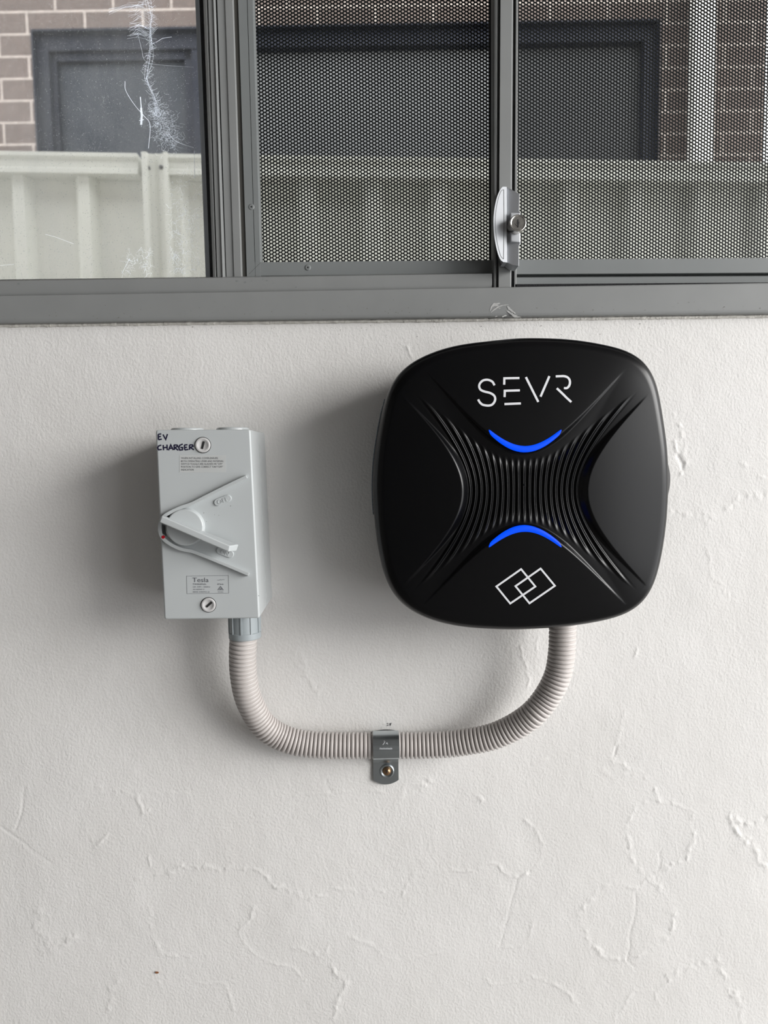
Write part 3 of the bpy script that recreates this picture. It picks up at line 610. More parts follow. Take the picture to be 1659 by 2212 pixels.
def rail(x0, x1):
    z0 = ztf-.052
    secs = []
    for x in (x0, x1):
        X = P(x, 400, fY(x))[0]; Yc = fY(x)
        secs.append([(X, Yc-.030, z0), (X, Yc-.030, z0+.012), (X, Yc-.024, z0+.016), (X, Yc-.024, z0+.036), (X, Yc-.032, z0+.042), (X, Yc-.032, ztf), (X, Yc+.04, ztf), (X, Yc+.04, z0)])
    V = secs[0]+secs[1]; n = 8
    return V, [(i, (i+1) % n, n+(i+1) % n, n+i) for i in range(n)]+[tuple(range(n)), tuple(range(2*n-1, n-1, -1))]
mobj('top_rail', *rail(-700, 306), M_fence, fen); mobj('top_rail', *rail(359, 2400), M_fence, fen)
def fpost(x0, x1):
    Y0 = fY(x0)-.036; X0 = P(x0, 341, Y0)[0]; X1 = P(x1, 341, Y0)[0]; w = X1-X0
    sec = [(X0, .0), (X0, -.0), (X0+w*.2, 0), (X0+w*.24, .012), (X0+w*.5, .014), (X0+w*.52, .008), (X0+w*.56, .014), (X0+w*.8, .012), (X0+w*.84, 0), (X1, 0), (X1, .09), (X0, .09)]
    sec = sec[1:]; n = len(sec)
    V = [(x, Y0+y, zbf) for x, y in sec]+[(x, Y0+y, ztf+.002) for x, y in sec]
    return V, [(i, (i+1) % n, n+(i+1) % n, n+i) for i in range(n)]+[tuple(range(n)), tuple(range(2*n-1, n-1, -1))]
po = mobj('fence_post', *fpost(305, 361), M_fence, fen)
for x, y in ((320, 363), (348, 361)):
    mobj('post_screw', *lathe([(.001, -.004), (.005, -.003), (.006, 0), (.006, .004)], P(x, y, fY(x)-.026), 'y', 12), M_fscrew, po)
# neighbouring brick house
YBK = 2.30
o0 = P(183, 73, YBK)
house = empty('brick_house', (o0[0], o0[1], -.3), label='brown brick house wall with a dark window, beyond the fence', cat='house')
ang = math.radians(-1.2)
M_brick = bpy.data.materials.new('brown_brick'); M_brick.use_nodes = True; nt = M_brick.node_tree; b = nt.nodes['Principled BSDF']; b.inputs['Roughness'].default_value = .8
tc = nt.nodes.new('ShaderNodeTexCoord'); sx = nt.nodes.new('ShaderNodeSeparateXYZ'); cb = nt.nodes.new('ShaderNodeCombineXYZ')
nt.links.new(tc.outputs['Object'], sx.inputs[0]); nt.links.new(sx.outputs[0], cb.inputs[0]); 
zo = nt.nodes.new('ShaderNodeMath'); zo.operation = 'SUBTRACT'; zo.inputs[1].default_value = o0[2]+.3+.002; nt.links.new(sx.outputs[2], zo.inputs[0]); nt.links.new(zo.outputs[0], cb.inputs[1])
xo = nt.nodes.new('ShaderNodeMath'); xo.operation = 'ADD'; xo.inputs[1].default_value = .1155-.003; nt.links.new(sx.outputs[0], xo.inputs[0]); nt.links.new(xo.outputs[0], cb.inputs[0])
br = nt.nodes.new('ShaderNodeTexBrick'); br.inputs['Scale'].default_value = 1; br.inputs['Brick Width'].default_value = .231; br.inputs['Row Height'].default_value = .0845; br.inputs['Mortar Size'].default_value = .0052; br.inputs['Mortar Smooth'].default_value = .25
br.inputs['Color1'].default_value = (0.135, 0.104, 0.092, 1); br.inputs['Color2'].default_value = (0.165, 0.130, 0.115, 1); br.inputs['Mortar'].default_value = (0.47, 0.41, 0.37, 1)
nt.links.new(cb.outputs[0], br.inputs['Vector'])
nz_ = nt.nodes.new('ShaderNodeTexNoise'); nz_.inputs['Scale'].default_value = 60; nz_.inputs['Detail'].default_value = 6; nt.links.new(tc.outputs['Object'], nz_.inputs['Vector'])
ml = nt.nodes.new('ShaderNodeMix'); ml.data_type = 'RGBA'; ml.blend_type = 'MULTIPLY'; ml.inputs['Factor'].default_value = .5
rm = nt.nodes.new('ShaderNodeMapRange'); rm.inputs['From Min'].default_value = .3; rm.inputs['From Max'].default_value = .7; rm.inputs['To Min'].default_value = .6; rm.inputs['To Max'].default_value = 1.25
nt.links.new(nz_.outputs['Fac'], rm.inputs['Value']); nt.links.new(br.outputs['Color'], ml.inputs['A']); nt.links.new(rm.outputs[0], ml.inputs['B']); nt.links.new(ml.outputs['Result'], b.inputs['Base Color'])
bp = nt.nodes.new('ShaderNodeBump'); bp.inputs['Distance'].default_value = .004; bp.inputs['Strength'].default_value = .6; bp.invert = True; nt.links.new(br.outputs['Fac'], bp.inputs['Height']); nt.links.new(bp.outputs['Normal'], b.inputs['Normal'])
def hY(px): return YBK-.020*(px-183)/1000.0*3.0
def hx(px, py): return P(px, py, hY(px))
wl, wr = hx(74, 200)[0], hx(1424, 200)[0]; wt = .5*(hx(75, 71)[2]+hx(1424, 37)[2]); wb_ = hx(400, 480)[2]
xl, xr = hx(-900, 200)[0], hx(1650, 300)[0]
def yat(x): 
    pa, pb = hx(0, 200), hx(1600, 200); return pa[1]+(x-pa[0])*(pb[1]-pa[1])/(pb[0]-pa[0])
def hbox(x0, x1, z0, z1, d0, d1):
    V = [(x0, yat(x0)+d0, z0), (x1, yat(x1)+d0, z0), (x1, yat(x1)+d0, z1), (x0, yat(x0)+d0, z1), (x0, yat(x0)+d1, z0), (x1, yat(x1)+d1, z0), (x1, yat(x1)+d1, z1), (x0, yat(x0)+d1, z1)]
    return V, [(0, 1, 2, 3), (7, 6, 5, 4), (0, 4, 5, 1), (1, 5, 6, 2), (2, 6, 7, 3), (3, 7, 4, 0)]
mobj('brick_wall', *join(hbox(xl, wl, -.3, 3.6, 0, .1), hbox(wr, xr, -.3, 3.6, 0, .1), hbox(wl, wr, wt, 3.6, 0, .1), hbox(wl, wr, -.3, wb_, 0, .1)), M_brick, house)
fw = .052
fr_ = mobj('window_frame', *join(hbox(wl, wl+fw, wb_, wt, .03, .09), hbox(wr-fw, wr, wb_, wt, .03, .09), hbox(wl+fw, wr-fw, wt-fw*1.2, wt, .03, .09), hbox(wl+fw, wr-fw, wb_, wb_+fw, .03, .09),
     hbox(hx(412, 200)[0], hx(440, 200)[0], wb_, wt, .035, .09)), M_navy, house)
mobj('window_reveal', *join(hbox(wl-.002, wl+.004, wb_, wt, -.002, .1), hbox(wr-.004, wr+.002, wb_, wt, -.002, .1), hbox(wl, wr, wt-.004, wt+.004, -.002, .1)), M_navy, house)
mobj('window_sash', *join(hbox(wl+fw, hx(412, 200)[0], wt-fw*1.2-.03, wt-fw*1.2, .05, .08), hbox(wl+fw, wl+fw+.022, wb_, wt-fw, .05, .08), hbox(hx(395, 200)[0], hx(412, 200)[0], wb_, wt-fw, .05, .08)), M_navy, fr_)
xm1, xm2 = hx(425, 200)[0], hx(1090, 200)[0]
mobj('pane', *hbox(wl+.01, xm1, wb_, wt-.01, .075, .085), M_nglass, fr_); mobj('pane', *hbox(xm1, xm2, wb_, wt-.01, .075, .085), M_nglass2, fr_); mobj('pane', *hbox(xm2, wr-.01, wb_, wt-.01, .075, .085), M_nglass3, fr_)  # middle and right panes carry the painted sky reflection
dp0, dp1 = P(1500, 200, hY(1500)-.11), P(1548, 200, hY(1548)-.11)
rp = roundrect([(dp0[0], dp0[1]), (dp1[0], dp0[1]), (dp1[0], dp0[1]+.07), (dp0[0], dp0[1]+.07)], .018, 4)
V, Fc = prism_geo([(x, y, -.3) for x, y in rp], [(x, y, 3.5) for x, y in rp])
dpipe = mobj('downpipe', V, Fc, M_pipe); tag(dpipe, 'white vertical downpipe against the brick wall, seen through the right mesh', 'pipe')

# ------------------------------------------------------------ isolator switch
YBX = -.087
iso = empty('isolator_switch', tuple(P(445, 1130, 0)), label='light grey weatherproof isolator switch box hand-marked EV CHARGER', cat='switch')
bs = lambda px, py, off: P(px, py, YBX-off)
fq = [(335.5, 928.5), (541, 927.5), (561, 1336), (354.5, 1338.5)]
wq = [P(x, y, YBX) for x, y in fq]
def inset_poly(pts, d):
    c = np.mean([[p[0], p[1]] for p in pts], 0); out = []
    for p in pts: out.append((p[0]+np.sign(c[0]-p[0])*d, p[1]+np.sign(c[1]-p[1])*d))
    return out
cov = slab('cover', roundrect(fq, 6, 5), YBX, -.0405, M_box, iso, bevel=.0022, seg=3)
# base behind the cover, with larger corner radius
bq = [(P(x, y, YBX)[0], P(x, y, YBX)[2]) for x, y in fq]
rr_ = roundrect(bq, .0024, 5)
mobj('base', *prism_geo([(x, -.0405, z) for x, z in rr_], [(x, .0005, z) for x, z in rr_]), M_box, iso)
# knock-out caps on top
for cx_ in (405, 503):
    c = P(cx_, 928, -.045); mobj('knockout_cap', *lathe([(.0001, .0025), (.0138, .0025), (.0148, .0015), (.015, 0), (.015, -.003)], (c[0]+.0, -.045, wq[0][2]+.0002), 'z', 36), M_box, iso, smooth=True, bevel=.0003)
# cover screws
for (x, y, r_, (sx0, sy0, sx1, sy1)) in ((438.3, 961.5, 17.4, (436.5, 969.5, 440.5, 953.5)), (450.5, 1306.5, 16.8, (446, 1311, 458, 1300.5))):
    c = P(x, y, YBX); s = r_/2.478/1000
    mobj('screw_rim', *lathe([(s*1.0, -.0003), (s*1.0, .0004)], c, 'y', 44), M_slot, iso)
    d = mobj('cover_screw', *lathe([(.0001, -.0006), (s*.55, -.0006), (s*.62, -.0010), (s*.86, -.0014), (s*.93, -.0009), (s*.93, .0003)], c, 'y', 44), M_screwp, iso, smooth=True)
    mobj('slot', *ribbon_geo([(sx0, sy0), (sx1, sy1)], 4.4, lambda a, e, o: P(a, e, YBX-.0007-o), .0004), M_slot, d)
# handwriting
Zh = lambda *p: px_of(p, 5.925, 320, 900)
strokes = [((130, 225), (168, 221)), ((130, 225), (132, 295)), ((130, 258), (165, 255)), ((132, 295), (175, 288)), ((190, 228), (225, 292), (248, 222)),
 ((168, 364), (135, 375), (122, 400), (135, 425), (175, 420)), ((192, 362), (198, 430)), ((240, 358), (245, 428)), ((195, 398), (243, 392)), ((262, 430), (290, 362), (322, 427)), ((272, 407), (312, 402)),
 ((333, 362), (336, 428)), ((333, 362), (372, 364), (380, 382), (340, 398), (388, 430)), ((443, 350), (405, 368), (392, 400), (405, 428), (440, 425), (442, 395), (412, 395)), ((465, 362), (468, 425)), ((465, 362), (505, 360)), ((467, 395), (500, 392)), ((468, 425), (515, 420)),
 ((528, 362), (532, 425)), ((528, 362), (568, 362), (575, 380), (540, 395), (586, 425))]
mobj('handwriting', *join(*[ribbon_geo([(a+random.uniform(-.2, .2), c+random.uniform(-.2, .2)) for a, c in Zh(*s)], 3.0, bs, .0001+.00002*i/20) for i, s in enumerate(strokes)]), M_ink, iso)
# instruction sticker
stk = mobj('instruction_sticker', *ribbon_geo([(387.8, 1001.8), (488.2, 1001.8)], 37.4, bs, .00012), M_sticker, iso)
tx = [('WHEN INSTALLING COVER,ENSURE', 391, 471, 989.6), ('BOTH OPERATING LEVER AND INTERNAL', 391, 483.2, 996.2), ('SWITCH TOGGLE ARE ALIGNED IN "OFF"', 391.2, 480.8, 1002.3), ('POSITION TO GIVE CORRECT "ON"/"OFF"', 391.2, 481.6, 1008.4), ('INDICATION', 391.6, 418.6, 1014.8)]
mobj('lettering', *join(*[text_geo(s, a, c, y-2.2, y+1.9, bs, .00018) for s, a, c, y in tx]), M_print, stk)
# rating plate
pl = mobj('rating_plate', *ribbon_geo(densify([(403.4, 1263.2), (493.8, 1262.2)], 50), 38, bs, -.0001), M_box, iso)
mobj('plate_outline', *ribbon_geo([(402.9, 1244.4), (493.4, 1243.2), (494.3, 1281.2), (403.9, 1282.4)], .6, bs, .00012, True), M_printg, pl)
Zp = lambda x: 320+x/5.925
Zq = lambda y: 1200+y/5.925
L_ = [('Tesla', 568, 775, 280, 340), ('TWISI3P63L', 570, 748, 356, 377), ('63A  500V~  50/60Hz', 572, 795, 393, 409), ('AS 60947-3', 572, 717, 425, 441), ('EESS-230751-0', 575, 785, 457, 474), ('IP66', 890, 965, 358, 375), ('E2460', 895, 963, 459, 472)]
g = join(*[text_geo(s, Zp(a), Zp(c), Zq(t), Zq(bt), bs, .0002) for s, a, c, t, bt in L_])
Zz = lambda *p: px_of(p, 5.925, 320, 1200)
g = join(g, ribbon_geo(Zz((885, 315), (915, 315), (932, 303)), .6, bs, .0002), ribbon_geo(Zz((932, 318), (945, 310), (978, 309)), .6, bs, .0002), ribbon_geo(Zz((928, 394), (893, 440), (963, 440)), .9, bs, .0002, True), ribbon_geo(Zz((915, 432), (930, 436), (943, 425), (930, 414), (918, 425)), .9, bs, .0002))
mobj('lettering', *g, M_printg, pl)
# V shaped lever guard
Zv = lambda *p: px_of(p, 5.925, 320, 1060)
guard = [(533, 1029.5), (505, 1042.8), (475, 1057.5), (445, 1072.5)]+Zv((560, 165), (430, 210), (300, 268), (205, 325), (160, 390), (148, 470), (160, 560), (205, 628), (290, 690), (400, 742), (480, 762), (560, 776), (640, 806))+[(455, 1206.6), (482, 1217.8), (510, 1229.4), (537.5, 1241)]
gp = [tuple(p) for p in catmull(guard, 5)]
gd = mobj('lever_guard', *ribbon_geo(gp, 7.6, bs, .0052), M_box, iso, bevel=.0004)
mobj('red_dot', *lathe([(.0001, -.0004), (.0014, -.0003), (.0014, .0006)], P(352.6, 1160.2, YBX-.0054), 'y', 20), M_red, gd)
# dark gap inside the guard nose
slab('guard_gap', Zv((178, 438), (216, 446), (222, 520), (232, 585), (205, 560), (183, 545)), YBX-.0004, YBX+.0004, M_slotg, iso)
slab('guard_gap', Zv((225, 318), (300, 318), (350, 290), (290, 345), (258, 345)), YBX-.0004, YBX+.0004, M_slotg, iso)
# rotary knob
kc = P(402.5, 1138, YBX)
rk = mobj('rotary_knob', *lathe([(.0001, -.0062), (.0146, -.0062), (.0156, -.0058), (.0160, -.0048), (.0163, .0005)], kc, 'y', 64), M_box, iso, smooth=True, bevel=.0003)
fp = [(344, 1128), (349.5, 1114.5), (497, 1179.5), (494, 1192.5)]; bkp = [(354, 1128), (360, 1116), (516, 1176.5), (511, 1190.5)]
V, Fc = prism_geo([P(x, y, YBX-.021) for x, y in fp], [P(x, y, YBX-.004) for x, y in bkp])
mobj('lever', V, Fc, M_box, rk, bevel=.0009, seg=3)
slab('knob_nose', Zv((235, 470), (330, 400), (350, 640), (255, 590), (225, 530)), YBX-.0055, YBX+.0005, M_box, rk, bevel=.0006)
# ON / OFF pads
def pill(cx, cy, L, r_, a):
    pts = []
    for s, a0 in ((1, -90), (-1, 90)):
        for t in range(0, 181, 20):
            th = math.radians(a0+t); pts.append((cx+s*(L/2-r_)*math.cos(a)+r_*math.cos(th+a), cy+s*(L/2-r_)*math.sin(a)+r_*math.sin(th+a)))
    return pts
for (s, cx_, cy_, a, x0, x1) in (('OFF', 481, 1081, math.radians(-21), -12, 12), ('ON', 486, 1193.5, math.radians(20), -9, 9)):
    pd = slab('off_pad' if s == 'OFF' else 'on_pad', pill(cx_, cy_, 39, 7.6, a), YBX-.0013, YBX+.0003, M_box, iso, bevel=.0004)
    v, f = text2d(s); mnx, mxx = min(q[0] for q in v), max(q[0] for q in v)
    VV = []
    for sgn in (1, 0):
        for (u, w_) in v:
            X = x0+(u-mnx)/(mxx-mnx)*(x1-x0); Yy = -(w_/.73-.5)*9.5
            VV.append(P(cx_+X*math.cos(a)-Yy*math.sin(a), cy_+X*math.sin(a)+Yy*math.cos(a), YBX-.0013-.0004*sgn))
    bmx = bmesh.new(); vs = [bmx.verts.new(q) for q in VV[:len(v)]]
    for q in f:
        try: bmx.faces.new([vs[i] for i in q])
        except Exception: pass
    r = bmesh.ops.extrude_face_region(bmx, geom=bmx.faces[:]); bmesh.ops.translate(bmx, vec=(0, .0006, 0), verts=[e for e in r['geom'] if isinstance(e, bmesh.types.BMVert)])
    bmx.verts.index_update()
    mobj('raised_lettering', [tuple(q.co) for q in bmx.verts], [tuple(q.index for q in fc.verts) for fc in bmx.faces], M_box, pd); bmx.free()
# few specks of dirt
specks_b = [(440, 1108), (463.5, 1112), (472.5, 1113), (446, 1126.5), (498, 1093), (401.5, 1128), (392.5, 1132), (559, 1287)]
mobj('dirt_specks', *join(*[([bs(a, c, .00012) for a, c in rpoly(x, y, random.uniform(.5, 1.0), 6)], [tuple(range(6))]) for x, y in specks_b]), M_dirt, iso, kind='stuff')
# ------------------------------------------------------------ conduit, gland, saddle
YG = -.044
gx0 = P(528.5, 1345, YG); zg1 = wq[2][2]+.004; zg0 = P(528, 1384, YG-.01)[2]
gl_r = .0146; hgt = zg1-zg0
gland = empty('cable_gland', (gx0[0], YG, zg0), label='blue-grey threaded conduit gland below the isolator switch box', cat='gland')
mobj('gland_nut', *lathe([(.0128, 0), (gl_r, .0003), (gl_r+.0005, .001), (gl_r+.0005, .0062), (gl_r-.0002, .0066), (gl_r-.0002, hgt)], (gx0[0], YG, zg0), 'z', 48), M_boxd, gland, smooth=True, bevel=.0003)
gr = []
for k in range(10):
    a = 2*math.pi*k/10+.25; u = np.array([math.cos(a), math.sin(a)]); t = np.array([-u[1], u[0]])
    q = [u*(gl_r-.001)-t*.0008, u*(gl_r+.0006)-t*.0006, u*(gl_r+.0006)+t*.0006, u*(gl_r-.001)+t*.0008]
    gr.append(prism_geo([(gx0[0]+p[0], YG+p[1], zg0+.006) for p in q], [(gx0[0]+p[0], YG+p[1], zg0+hgt-.004) for p in q]))
mobj('grip_rib', *join(*gr), M_boxd, gland)
cpts = [(527.5, 1340, YG), (526, 1378, YG), (524.3, 1410, -.042), (525, 1446, -.039), (529, 1478, -.036), (536, 1507, -.032), (547, 1532, -.028), (560, 1555, -.024), (577, 1574, -.021), (598, 1588, -.018), (625, 1599, -.0165), (658, 1606.5, -.0155), (706, 1610, -.015), (760, 1610.5, -.0148), (835, 1610, -.0148), (900, 1610, -.0155), (960, 1608, -.018), (1000, 1603.5, -.021), (1061, 1592, -.027), (1105, 1573.5, -.032), (1135, 1555, -.036), (1155, 1538.5, -.039), (1177, 1512, -.040), (1195, 1482, -.042), (1207.5, 1449, -.043), (1213.5, 1407, -.044), (1215, 1372, -.044), (1215.5, 1320, -.044)]
cp3 = catmull([P(*c) for c in cpts], 40)
seg = [0]
for a, c in zip(cp3[:-1], cp3[1:]): seg.append(seg[-1]+np.linalg.norm(c-a))
seg = np.array(seg); cp3 = np.array(cp3); LT = seg[-1]; pitch = .00418
RO, RI = .0129, .0109
ds = []; rads = []
k = 0
while k*pitch < LT-pitch:
    for fr, rr__ in ((0, RI), (.10, RI), (.20, RO*.972), (.30, RO), (.74, RO), (.86, RO*.972), (.96, RI)):
        ds.append((k+fr)*pitch); rads.append(rr__)
    k += 1
cen = np.stack([np.interp(ds, seg, cp3[:, i]) for i in range(3)], 1)
tan = np.gradient(np.stack([np.interp(np.array(ds), seg, cp3[:, i]) for i in range(3)], 1), np.array(ds), axis=0)
# smooth tangents
kern = np.ones(15)/15; tan = np.stack([np.convolve(np.pad(tan[:, i], 7, 'edge'), kern, 'valid') for i in range(3)], 1); tan /= np.linalg.norm(tan, axis=1)[:, None]
nseg = 40; up = np.array([0, 1.0, 0]); u = np.cross(tan, up); u /= np.linalg.norm(u, axis=1)[:, None]; v = np.cross(u, tan)
aa = np.arange(nseg)*2*math.pi/nseg
Vc = cen[:, None]+np.array(rads)[:, None, None]*(np.cos(aa)[None, :, None]*u[:, None]+np.sin(aa)[None, :, None]*v[:, None])
con = npmesh('corrugated_conduit', Vc.reshape(-1, 3), gridQ(len(ds), nseg, True), M_conduit)
tag(con, 'warm grey corrugated plastic conduit curving between isolator switch and black charger', 'conduit')
# saddle clip
sad = empty('saddle_clip', tuple(P(835, 1640, 0)), label='zinc steel half-saddle clip screwed over the conduit', cat='clip')
cz_ = P(835, 1610, -.0148)[2]; RS = .0142; RT = .0009
prof = []
for a in np.linspace(math.radians(150), math.radians(-62), 26): prof.append((cz_+RS*math.sin(a+0)*1.0, -.0148-RS*math.cos(a)*0-0, a))
sec = []
for a in np.linspace(140, -38, 28):      # angle in z/-y plane: 90 = up
    th = math.radians(a); sec.append((cz_+RS*math.sin(th), -.0148-RS*math.cos(th)))
sec = [(cz_+RS*.72, -.0012)]+[s for s in sec if s[1] < -.0035]
zt_tab = P(835, 1646, -.002)[2]; zb_tab = P(835, 1693.5, -.002)[2]
sec += [(cz_-RS*.93, -.0085), (zt_tab+.0012, -.0034), (zt_tab-.001, -.0022)]
x0, x1 = P(805.8, 1610, -.028)[0], P(862.6, 1610, -.028)[0]; xm = (x0+x1)/2; hwx = (x1-x0)/2
Nn = 13; V = []
secn = sec+[(zt_tab-.001-(zt_tab-.001-zb_tab)*t, -.0022) for t in np.linspace(.1, 1, 8)]
for i, (z, y) in enumerate(secn):
    a, c = secn[max(0, i-1)], secn[min(len(secn)-1, i+1)]; t = np.array([c[0]-a[0], c[1]-a[1]]); t /= np.linalg.norm(t); nn = np.array([-t[1], t[0]])  # normal in (z,y)
    if nn[1] > 0: nn = -nn
    for layer in (0, 1):
        for j in range(Nn):
            X = x0+(x1-x0)*j/(Nn-1); q = (X-xm)/hwx; zz = z
            if i >= len(secn)-8: zz = max(z, zb_tab+(.0045)*q*q)
            if i < 2: zz = z-.0016*q*q
            V.append((X, y+nn[1]*RT*layer, zz+nn[0]*RT*layer))
V = np.array(V); Fc = []
for i in range(len(secn)-1):
    for j in range(Nn-1):
        for l in (0, 1):
            a = (i*2+l)*Nn+j; c = ((i+1)*2+l)*Nn+j; Fc.append((a, a+1, c+1, c))
    for j in (0, Nn-1):
        Fc.append((i*2*Nn+j, (i*2+1)*Nn+j, ((i+1)*2+1)*Nn+j, (i+1)*2*Nn+j))
for i in (0, len(secn)-1):
    for j in range(Nn-1): Fc.append((i*2*Nn+j, i*2*Nn+j+1, (i*2+1)*Nn+j+1, (i*2+1)*Nn+j))
strap = mobj('strap', V, Fc, M_zinc, sad, smooth=True); 
bpy.context.view_layer.objects.active = strap
es = strap.modifiers.new('es', 'EDGE_SPLIT'); es.split_angle = math.radians(40)
# faint stamped marks on the strap
sf = lambda px, py, off: P(px, py, -.0302-off)
mobj('stamped_mark', *join(ribbon_geo([(827, 1609), (832, 1602)], .7, sf, .0001), ribbon_geo([(829, 1601), (831, 1600.5)], .7, sf, .0001), ribbon_geo([(834, 1607), (836, 1604), (838, 1608)], .6, sf, .0001),
     *[ribbon_geo([(820+i*2.5, 1619), (821.3+i*2.5, 1615.2+(i % 3)*.6), (822.2+i*2.5, 1618.6)], .5, lambda a, c, o: P(a, c, -.0301-o), .0001) for i in range(11)]), M_white, strap)
sc_c = P(835.8, 1666.3, -.0035)
mobj('washer_dimple', *lathe([(.0050, -.0002), (.0058, -.0009), (.0070, -.0008), (.0078, .0006)], sc_c, 'y', 36), M_zinc, sad, smooth=True)
scw = mobj('pan_head_screw', *lathe([(.0001, -.0030), (.002, -.0028), (.0036, -.0018), (.0043, -.0002), (.0043, .001)], sc_c, 'y', 28), M_brass, sad, smooth=True)
mobj('cross_recess', *join(ribbon_geo([(831.8, 1664.5), (840, 1668)], 1.5, lambda a, c, o: P(a, c, -.0064-o), .0002), ribbon_geo([(837.6, 1662.4), (834.4, 1670)], 1.5, lambda a, c, o: P(a, c, -.00642-o), .0002)), M_slot, scw)

# ------------------------------------------------------------ EV charger
chg = empty('ev_charger', tuple(P(1124, 1046, 0)), label='black rounded-square wall charger with X-shaped ribbed face and blue light bars', cat='charger')
outl = [(1016, 742), (961.4, 752.7), (919, 767.5), (885.5, 786.5), (860, 809.7), (843, 835), (830.6, 868.8), (820, 919), (811.6, 970), (806.5, 1029), (806.5, 1079.7), (811.6, 1143), (820, 1198), (830.6, 1244), (847.5, 1278), (873, 1307.6), (906.6, 1328.7), (957, 1345.6), (1016, 1355), (1075, 1358), (1143, 1358), (1202, 1354), (1257, 1347.7), (1307.4, 1339), (1349.6, 1324.5), (1379, 1307.6), (1400, 1282), (1413, 1252.7), (1425.6, 1206), (1434, 1155.7), (1439, 1101), (1441.5, 1037.5), (1438.5, 970), (1430, 902.5), (1419, 843.5), (1406.6, 805.5), (1387.6, 780), (1358, 761), (1320, 748.5), (1265, 738), (1202, 732.5), (1126, 731.6), (1067, 736)]
YR = -.088
cc0 = P(1124, 1046, YR); op = np.array([P(x, y, YR) for x, y in outl]); dxz = op[:, [0, 2]]-cc0[[0, 2]]
th = np.arctan2(dxz[:, 1], dxz[:, 0]); rr0 = np.hypot(dxz[:, 0], dxz[:, 1]); od = np.argsort(th); th, rr0 = th[od], rr0[od]
NT = 1200; ta = np.arange(NT)*2*math.pi/NT-math.pi
Rt = np.interp(ta, np.concatenate([th-2*math.pi, th, th+2*math.pi]), np.tile(rr0, 3))
ff = np.fft.rfft(Rt); ff[17:] = 0; Rt = np.fft.irfft(ff, NT)
def sm(x): x = np.clip(x, 0, 1); return x*x*(3-2*x)
YC = -.108
def relief(px, py):
    dx = px-1134.0; dy = py-1061.0; ax_ = np.abs(dx); ay = np.abs(dy); r = np.hypot(dx, dy)
    g = np.sqrt(137.0**2+1.21*dy*dy); a = (g-ax_)/np.sqrt(1+(1.21*dy/g)**2)
    top = np.sqrt(91.0**2+1.3*dx*dx); bot = np.sqrt(82.0**2+1.13*dx*dx)
    bt = (dy+top)/np.sqrt(1+(1.3*dx/top)**2); bb = (bot-dy)/np.sqrt(1+(1.13*dx/bot)**2)
    b_ = np.minimum(bt, bb); s = dx/g
    T = np.clip(1-(r/345.0)**2, 0, 1)**2*1.15
    Lv = (6.0+3.2*s*s)*T
    wa = 19*np.clip(T*1.2, 0, 1)+2.0; wb = 12*np.clip(T*1.3, 0, 1)+1.5
    rec = Lv*(sm(a/wa))*(.8*sm(b_/wb)+.2*sm(b_/(wb*4.5)))
    Lk = 62+128*(np.abs(s)/.85)**3
    fade = sm((Lk-ay)/38+.35)*sm((.90-np.abs(s))/.05)*sm(b_/16)
    rib = .5+.5*np.cos(2*math.pi*s/.0847)
    rec = rec-fade*(rib**1.5)*2.0+fade*.5
    return rec/1000.0    # metres into the face
def dome(rho): 
    base = .0105*rho**1.8
    t = np.clip((rho-.925)/.075, 0, 1); fil = .0105*(1-np.sqrt(np.clip(1-t**2.2, 0, 1)))
    return base+fil
rho = np.concatenate([np.linspace(.004, .925, 300), .925+.075*np.sin(np.linspace(0, math.pi/2, 26))[1:]])
RHO, TA = np.meshgrid(rho, ta, indexing='ij'); RR = RHO*Rt[None]
FX = cc0[0]+RR*np.cos(TA); FZ = cc0[2]+RR*np.sin(TA)
qx, qy = proj(np.stack([FX, YC+dome(RHO), FZ], -1))
inside = sm((.96-RHO)/.05)
FY = YC+dome(RHO)+relief(qx, qy)*inside
Vf = np.stack([FX, FY, FZ], -1); YE = float(YC+dome(1.0))
# rim: straight band then seam groove
rows = [Vf]
for (s, y) in ((1.0, YE+.006), (.9985, YE+.0066), (.993, YE+.0066)):
    rows.append(np.stack([cc0[0]+Rt*s*np.cos(ta), np.full(NT, y), cc0[2]+Rt*s*np.sin(ta)], -1)[None])
Vs = np.concatenate(rows, 0)
shell = npmesh('front_cover', Vs.reshape(-1, 3), gridQ(Vs.shape[0], NT, True), M_shell, chg)
# centre plug closes the pinhole
rows = []
NB = 240; tb = np.arange(NB)*2*math.pi/NB-math.pi; Rb = np.interp(tb, ta, Rt)
for (s, y) in ((.986, YE+.0058), (.994, YE+.0068), (.996, YE+.010), (.993, -.040), (.955, -.020), (.945, .0005), (.0, .0005)):
    rows.append(np.stack([cc0[0]+Rb*s*np.cos(tb), np.full(NB, y), cc0[2]+Rb*s*np.sin(tb)], -1))
Vb = np.stack(rows); npmesh('back_housing', Vb.reshape(-1, 3), gridQ(len(rows), NB, True), M_shell2, chg)
def fsurf(px, py, off):
    y = YC
    for _ in range(3):
        p = P(px, py, y); d = p-cc0; rh = math.hypot(d[0], d[2])/np.interp(math.atan2(d[2], d[0]), ta, Rt); y = YC+float(dome(np.array(rh)))
    return np.array([p[0], y+float(relief(np.array(float(px)), np.array(float(py))))-off, p[2]])
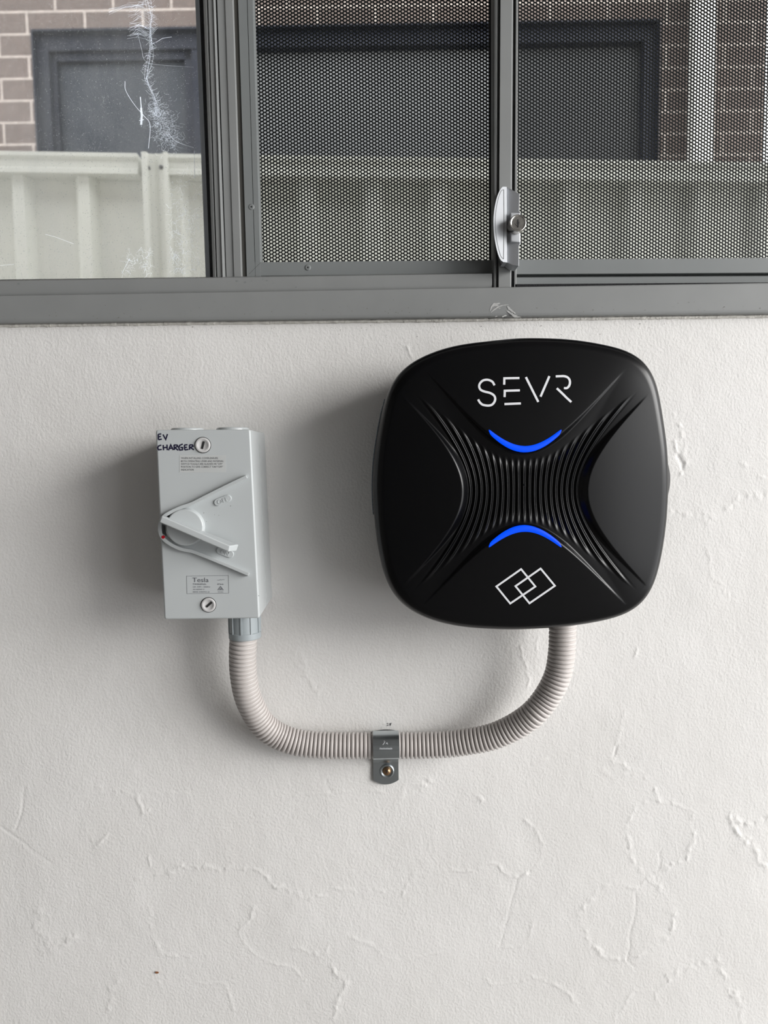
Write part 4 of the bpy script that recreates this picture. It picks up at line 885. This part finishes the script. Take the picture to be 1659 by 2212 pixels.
# lettering and logo on the face
Zs = lambda *p: px_of(p, 5.53, 980, 780)
LT_ = [(catmull(Zs((487, 290), (465, 250), (430, 230), (390, 223), (345, 235), (312, 270), (305, 310), (325, 345), (370, 365), (430, 380), (475, 405), (495, 440), (490, 480), (465, 515), (430, 530), (385, 530), (340, 518), (310, 490), (292, 458)), 4)),
 Zs((603, 282), (605, 206), (785, 203)), Zs((608, 430), (610, 355), (790, 350)), Zs((606, 514), (802, 506)), Zs((862, 192), (1010, 488)), Zs((1143, 180), (1037, 425)),
 catmull(Zs((1218, 183), (1270, 181), (1320, 181), (1362, 196), (1386, 232), (1386, 275), (1370, 308), (1345, 324), (1316, 322)), 4), Zs((1232, 325), (1290, 380), (1345, 435), (1405, 490))]
mobj('brand_lettering', *join(*[ribbon_geo([tuple(p) for p in l], 4.7, fsurf, .00025) for l in LT_]), M_white, shell)
Zl = lambda *p: px_of(p, 5.53, 980, 1120)
mobj('double_square_emblem', *join(ribbon_geo(densify(Zl((805, 605), (975, 812), (675, 1015), (510, 812)), 12, True), 3.9, fsurf, .00025, True), ribbon_geo(densify(Zl((1038, 598), (1208, 803), (905, 1012), (738, 808)), 12, True), 3.9, fsurf, .0003, True)), M_white, shell)
# light bars
def lightbar(sign):
    N_ = 61; Mn = 5; V = []
    for i in range(N_):
        dx = -78+156*i/(N_-1)
        f0 = 91.0 if sign < 0 else 82.0; kk = 1.3 if sign < 0 else 1.13
        yy = math.sqrt(f0*f0+kk*dx*dx); slope = kk*dx/yy
        endf = math.sqrt(max(0, 1-(abs(dx)/78.0)**40)); w = (6.5+7.0*(1-(abs(dx)/82)**1.6))*max(.3, endf)*math.sqrt(1+slope*slope)
        for layer in (0, 1):
            for j in range(Mn):
                t = j/(Mn-1)
                off = (1-2.*abs(t-.5))**.5*.0006
                px = 1134+dx; py = 1061+sign*(yy+ (6.5 if sign < 0 else 5.5) - (t)*w - 1.0*(1-endf))
                p = fsurf(px, 1061+sign*(yy+2), 0); q = P(px, py, p[1])
                base = -.0008-off
                V.append((q[0], p[1]+(base if layer == 0 else .004), q[2]))
    Fc = []; S = 2*Mn
    for i in range(N_-1):
        for j in range(Mn-1):
            Fc.append((i*S+j, i*S+j+1, (i+1)*S+j+1, (i+1)*S+j)); Fc.append((i*S+Mn+j, (i+1)*S+Mn+j, (i+1)*S+Mn+j+1, i*S+Mn+j+1))
        for j in (0, Mn-1): Fc.append((i*S+j, (i+1)*S+j, (i+1)*S+Mn+j, i*S+Mn+j))
    for i in (0, N_-1):
        for j in range(Mn-1): Fc.append((i*S+j, i*S+j+1, i*S+Mn+j+1, i*S+Mn+j))
    mobj('light_bar', V, Fc, M_led, shell, smooth=True)
lightbar(-1); lightbar(1)
# vent on the left side of the housing and rounded boss on the right side
vp = []
for py in np.linspace(862, 1112, 26):
    z_ = P(810, py, -.080)[2]-cc0[2]; best = int(np.argmin(np.where(np.cos(ta) < 0, np.abs(Rt*np.sin(ta)-z_), 9))); vp.append(np.array([cc0[0]+Rt[best]*math.cos(ta[best])+.0003, -.058, cc0[2]+z_]))
gv = [tube_geo(vp, .0012, 8)]
for p in vp: gv.append(wbox((p[0]-.0010, -.066, p[2]-.0009), (p[0]+.001, -.034, p[2]+.0009)))
mobj('side_vent', *join(*gv), M_vent, chg)
bc = P(1437, 1037, -.066)
V = []; Fc = []; n1_, n2_ = 18, 28
for i in range(n1_+1):
    a = math.pi*i/n1_
    for j in range(n2_):
        b2_ = 2*math.pi*j/n2_; V.append((bc[0]-.0118+.0165*math.cos(a), -.060+.022*math.sin(a)*math.cos(b2_), bc[2]+.031*math.sin(a)*math.sin(b2_)))
for i in range(n1_):
    for j in range(n2_): Fc.append((i*n2_+j, i*n2_+(j+1) % n2_, (i+1)*n2_+(j+1) % n2_, (i+1)*n2_+j))
mobj('side_boss', V, Fc, M_shell2, chg, smooth=True)
